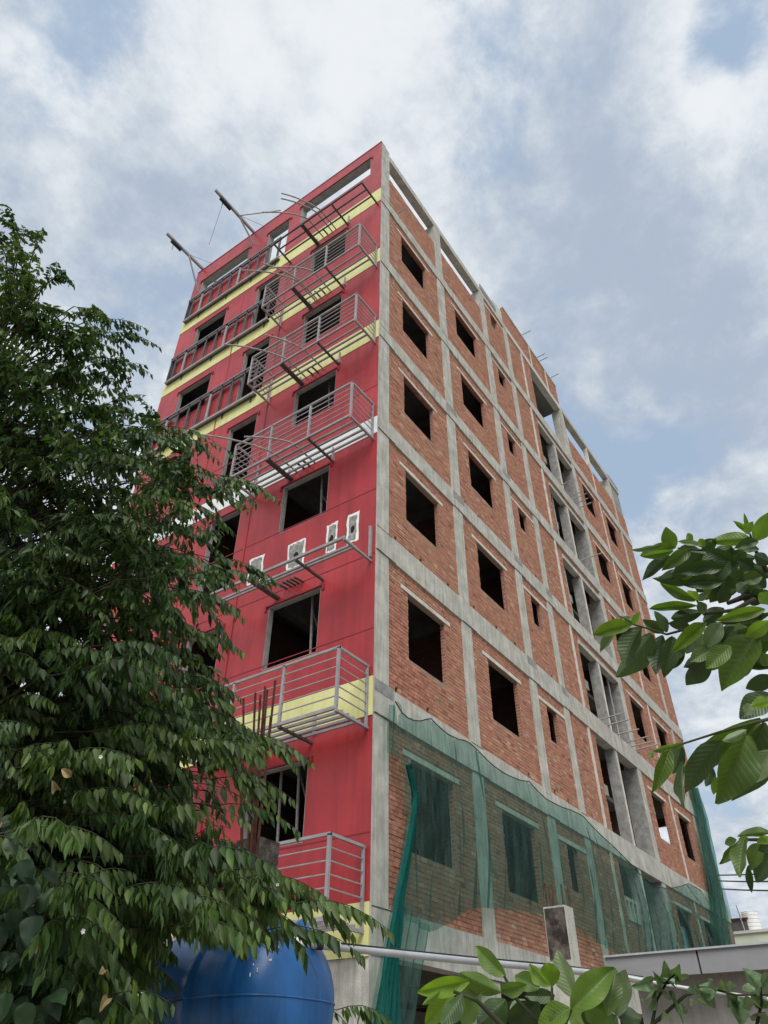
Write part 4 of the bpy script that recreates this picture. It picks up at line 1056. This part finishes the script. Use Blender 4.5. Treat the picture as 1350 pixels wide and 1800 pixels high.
guava(gtree, ZA, [(650, 310, 590, 160, 108, 'm'), (660, 310, 400, 350, 80, 'm'), (640, 330, 415, 385, 60, 'b'), (560, 290, 340, 330, 42, 'p'), (770, 330, 575, 460, 90, 'm'), (625, 375, 415, 515, 88, 'd'), (860, 360, 640, 545, 120, 'd'), (790, 255, 750, 200, 50, 'b'), (1000, 450, 690, 475, 100, 'd'), (850, 285, 680, 258, 40, 'p'),
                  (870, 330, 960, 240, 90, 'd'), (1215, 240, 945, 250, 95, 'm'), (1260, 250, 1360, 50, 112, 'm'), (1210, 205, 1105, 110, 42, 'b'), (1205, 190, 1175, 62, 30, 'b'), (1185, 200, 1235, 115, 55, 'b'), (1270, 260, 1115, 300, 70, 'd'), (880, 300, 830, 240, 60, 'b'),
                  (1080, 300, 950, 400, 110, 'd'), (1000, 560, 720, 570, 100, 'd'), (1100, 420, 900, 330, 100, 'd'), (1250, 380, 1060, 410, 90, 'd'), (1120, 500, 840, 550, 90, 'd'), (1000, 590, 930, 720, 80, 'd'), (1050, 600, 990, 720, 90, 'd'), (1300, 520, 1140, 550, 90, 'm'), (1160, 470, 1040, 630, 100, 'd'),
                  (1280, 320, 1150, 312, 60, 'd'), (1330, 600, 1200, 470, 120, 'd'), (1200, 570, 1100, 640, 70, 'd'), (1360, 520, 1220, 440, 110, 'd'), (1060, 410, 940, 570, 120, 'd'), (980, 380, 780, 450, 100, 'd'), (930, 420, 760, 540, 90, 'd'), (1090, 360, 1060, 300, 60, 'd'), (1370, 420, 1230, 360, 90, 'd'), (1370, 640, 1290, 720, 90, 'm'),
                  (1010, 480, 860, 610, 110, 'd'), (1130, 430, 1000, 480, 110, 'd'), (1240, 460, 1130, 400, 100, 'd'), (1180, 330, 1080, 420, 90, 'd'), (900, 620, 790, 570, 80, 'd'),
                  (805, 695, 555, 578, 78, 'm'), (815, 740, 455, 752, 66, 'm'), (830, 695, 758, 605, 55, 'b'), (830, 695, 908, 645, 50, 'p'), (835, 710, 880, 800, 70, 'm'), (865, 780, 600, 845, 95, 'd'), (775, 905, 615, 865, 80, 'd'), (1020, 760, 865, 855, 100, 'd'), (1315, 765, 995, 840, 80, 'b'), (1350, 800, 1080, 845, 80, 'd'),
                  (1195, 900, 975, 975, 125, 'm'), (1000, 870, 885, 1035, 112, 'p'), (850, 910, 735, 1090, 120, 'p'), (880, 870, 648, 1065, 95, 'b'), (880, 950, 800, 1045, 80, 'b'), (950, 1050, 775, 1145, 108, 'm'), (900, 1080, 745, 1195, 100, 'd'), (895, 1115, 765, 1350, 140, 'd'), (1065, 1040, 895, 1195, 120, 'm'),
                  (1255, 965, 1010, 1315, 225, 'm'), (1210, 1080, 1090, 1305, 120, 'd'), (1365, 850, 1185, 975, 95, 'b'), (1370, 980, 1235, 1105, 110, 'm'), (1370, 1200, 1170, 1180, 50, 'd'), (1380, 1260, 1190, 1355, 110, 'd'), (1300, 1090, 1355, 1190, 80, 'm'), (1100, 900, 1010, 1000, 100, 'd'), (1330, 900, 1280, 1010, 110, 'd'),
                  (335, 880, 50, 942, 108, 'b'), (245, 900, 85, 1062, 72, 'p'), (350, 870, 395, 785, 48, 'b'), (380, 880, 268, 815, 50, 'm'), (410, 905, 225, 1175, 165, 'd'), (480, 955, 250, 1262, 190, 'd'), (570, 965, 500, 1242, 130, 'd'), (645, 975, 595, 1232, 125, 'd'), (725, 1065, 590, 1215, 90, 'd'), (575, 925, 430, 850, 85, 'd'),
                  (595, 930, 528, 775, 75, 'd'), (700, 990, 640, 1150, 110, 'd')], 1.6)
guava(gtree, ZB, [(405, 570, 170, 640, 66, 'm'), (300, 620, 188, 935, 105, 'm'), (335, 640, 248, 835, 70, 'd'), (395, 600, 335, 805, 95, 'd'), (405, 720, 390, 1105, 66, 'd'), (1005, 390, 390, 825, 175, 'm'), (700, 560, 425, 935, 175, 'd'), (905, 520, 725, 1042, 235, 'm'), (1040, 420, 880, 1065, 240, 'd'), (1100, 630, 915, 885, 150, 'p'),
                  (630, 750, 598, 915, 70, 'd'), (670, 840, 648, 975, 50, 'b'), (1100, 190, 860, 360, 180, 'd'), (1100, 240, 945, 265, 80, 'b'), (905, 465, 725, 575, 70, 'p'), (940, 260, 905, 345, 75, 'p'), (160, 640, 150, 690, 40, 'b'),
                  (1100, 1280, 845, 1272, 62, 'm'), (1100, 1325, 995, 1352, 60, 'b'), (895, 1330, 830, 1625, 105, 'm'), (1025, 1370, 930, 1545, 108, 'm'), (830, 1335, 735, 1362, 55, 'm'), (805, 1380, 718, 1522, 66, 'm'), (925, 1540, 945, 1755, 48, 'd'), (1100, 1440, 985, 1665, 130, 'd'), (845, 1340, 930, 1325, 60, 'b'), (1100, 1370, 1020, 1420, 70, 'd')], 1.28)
xt = []
for poly, n_ in (([(700, 360), (1000, 330), (1380, 330), (1380, 680), (1150, 640), (950, 660), (720, 520)], 30), ([(850, 880), (1380, 840), (1380, 1120), (1150, 1150), (950, 1060)], 16)):
    k = 0
    while k < n_:
        a, b = nr.uniform(650, 1380), nr.uniform(320, 1160)
        if not inside(a, b, poly): continue
        an2 = nr.uniform(1.6, 3.9); L = nr.uniform(150, 260); xt.append((a, b, a+L*math.cos(an2), b+L*abs(math.sin(an2))*.9-20, nr.uniform(80, 115), 'd' if nr.random() < .75 else 'm')); k += 1
guava(gtree, ZA, xt, 1.74)
gp0 = at(900, 1840, 1.5)
gplant = thing('guava_sapling', (gp0[0], gp0[1], 0), 'young guava shoot with broad ribbed leaves along the bottom before the pipe', 'plant')
MB().tube([(gp0[0], gp0[1], 0), tuple(gp0*.5+np.array([gp0[0], gp0[1], 0])*.5+np.array([.02, .02, 0])), tuple(gp0)], [.02, .016, .012], 8).build('trunk', 'bark', gplant)
for pts in ([(620, 680, .1), (800, 560, 0), (640, 400, 0), (560, 255, 0)], [(620, 680, .1), (840, 560, 0), (845, 320, 0)], [(620, 680, .1), (900, 600, 0), (965, 440, 0)], [(640, 640, .05), (400, 400, 0), (260, 345, 0)]):
    twig(gplant, ZC, pts, 1.42, .005)
guava(gplant, ZC, [(565, 255, 385, 78, 92, 'm'), (345, 290, 50, 355, 86, 'b'), (535, 345, 290, 248, 88, 'm'), (500, 325, 340, 300, 80, 'm'), (255, 350, 95, 545, 105, 'b'), (415, 330, 270, 545, 140, 'm'), (310, 370, 190, 560, 90, 'd'), (565, 400, 410, 560, 140, 'd'), (685, 400, 590, 480, 60, 'p'), (760, 415, 590, 560, 140, 'd'),
                   (690, 310, 530, 352, 66, 'm'), (765, 325, 615, 245, 86, 'm'), (855, 375, 685, 372, 66, 'd'), (835, 310, 690, 188, 66, 'b'), (845, 315, 820, 155, 95, 'b'), (975, 380, 868, 108, 112, 'p'), (968, 445, 1205, 205, 125, 'm'), (1040, 440, 1165, 285, 60, 'p'), (1175, 480, 1225, 205, 90, 'm'), (1235, 485, 1265, 215, 118, 'p'),
                   (945, 450, 755, 545, 108, 'b'), (960, 450, 1050, 570, 90, 'b'), (1050, 430, 1200, 550, 120, 'm'), (1370, 510, 1220, 480, 90, 'd'), (175, 350, 80, 425, 30, 'b'), (640, 400, 560, 490, 70, 'd'), (900, 480, 860, 560, 90, 'm'), (700, 450, 660, 560, 90, 'd'), (1100, 480, 1060, 570, 110, 'd'), (1230, 500, 1150, 580, 110, 'd')], 1.42)
# ---- variegated vine along the pipe, lower right
VM = [fine_leaf('vine_leaf', 'vine_leaf', heart, .25, c, .04, 50+i) for i, c in enumerate((.05, .2, .32))]
vb = at(1230, 1860, 2.6)
vine = thing('climbing_vine', (vb[0], vb[1], 0), 'mottled climbing vine hanging on the pipe before the annex', 'plant')
for pts in ([(430, 1000, 0), (470, 800, 0), (560, 640, 0), (640, 580, 0)], [(430, 1000, 0), (700, 760, 0), (900, 710, 0), (1100, 760, 0), (1350, 760, 0)], [(1250, 1050, 0), (1300, 820, 0), (1290, 600, 0)]):
    twig(vine, ZD, pts, 2.6, .005, 'stem')
MB().tube([(vb[0], vb[1], 0), tuple(at(1145, 1805, 2.6))], .006, 6).build('stem', 'twig', vine)
for k, (cu, cv, tu, tv, w) in enumerate(((440, 645, 290, 695, 75), (560, 600, 500, 690, 90), (520, 620, 555, 560, 70), (600, 610, 640, 540, 80), (640, 590, 690, 670, 90), (560, 650, 590, 720, 80), (470, 690, 360, 800, 110), (460, 750, 420, 870, 120), (500, 700, 520, 850, 110), (760, 690, 900, 660, 80), (740, 680, 790, 750, 80), (900, 710, 1020, 740, 75), (860, 700, 880, 800, 90),
                                         (820, 760, 760, 860, 90), (930, 760, 900, 840, 80), (1060, 760, 1040, 840, 90), (1120, 780, 1140, 980, 110), (1110, 770, 1060, 900, 80), (1180, 760, 1250, 860, 90), (1200, 740, 1190, 670, 70), (1290, 700, 1240, 620, 110), (1300, 700, 1370, 610, 130), (1300, 760, 1270, 860, 110), (1330, 760, 1380, 900, 120), (1330, 900, 1280, 990, 120), (1060, 720, 1050, 660, 60), (900, 680, 890, 640, 50),
                                         (560, 730, 690, 990, 70), (600, 800, 745, 930, 55), (520, 930, 560, 1010, 90))):
    b = at(ZD[0]+cu/4.5, ZD[1]+cv/4.5, 2.6+nr.uniform(-.08, .08)); t_ = at(ZD[0]+tu/4.5, ZD[1]+tv/4.5, 2.6+nr.uniform(-.1, .1)); ax = t_-b; L = np.linalg.norm(ax)
    place_leaf(VM[k % 3], b, ax, -ray(cu, cv)+nr.normal(0, .4, 3), L*1.1, w/4.5/FPX*2.6*1.1, vine)

# ---- broad leaved climber at the foot of the tree
BM_ = [fine_leaf('broad_leaf', 'broad_leaf', heart, .22, c, .05, 80+i) for i, c in enumerate((.08, .2, .32))]
bb = at(40, 1840, 4.0)
shrub = thing('broadleaf_climber', (bb[0], bb[1], 0), 'dark broad leaved climber at the foot of the drooping tree', 'plant')
MB().tube([(bb[0], bb[1], 0), tuple(at(10, 1700, 4.6)), tuple(at(40, 1500, 4.6)), tuple(at(110, 1450, 4.5))], [.012, .009, .006, .003], 6).build('stem', 'twig', shrub)
cnt = 0
while cnt < 170:
    u, v = nr.uniform(-30, 250), nr.uniform(1440, 1830)
    if u > 50+(v-1440)*.40 or (nr.random() < .5 and u > 100): continue
    d = nr.uniform(3.9, 4.5); b = at(u, v, d); ln = nr.uniform(.08, .125)
    dv = np.array([0, 0, -1.0])*nr.uniform(.5, 1)+nr.normal(0, .4, 3)-ray(u, v)*.1
    n = -ray(u, v)*.8+np.array([0, 0, .7])+nr.normal(0, .35, 3)
    place_leaf(BM_[cnt % 3], b, dv, n, ln, ln*nr.uniform(.62, .8), shrub); cnt += 1
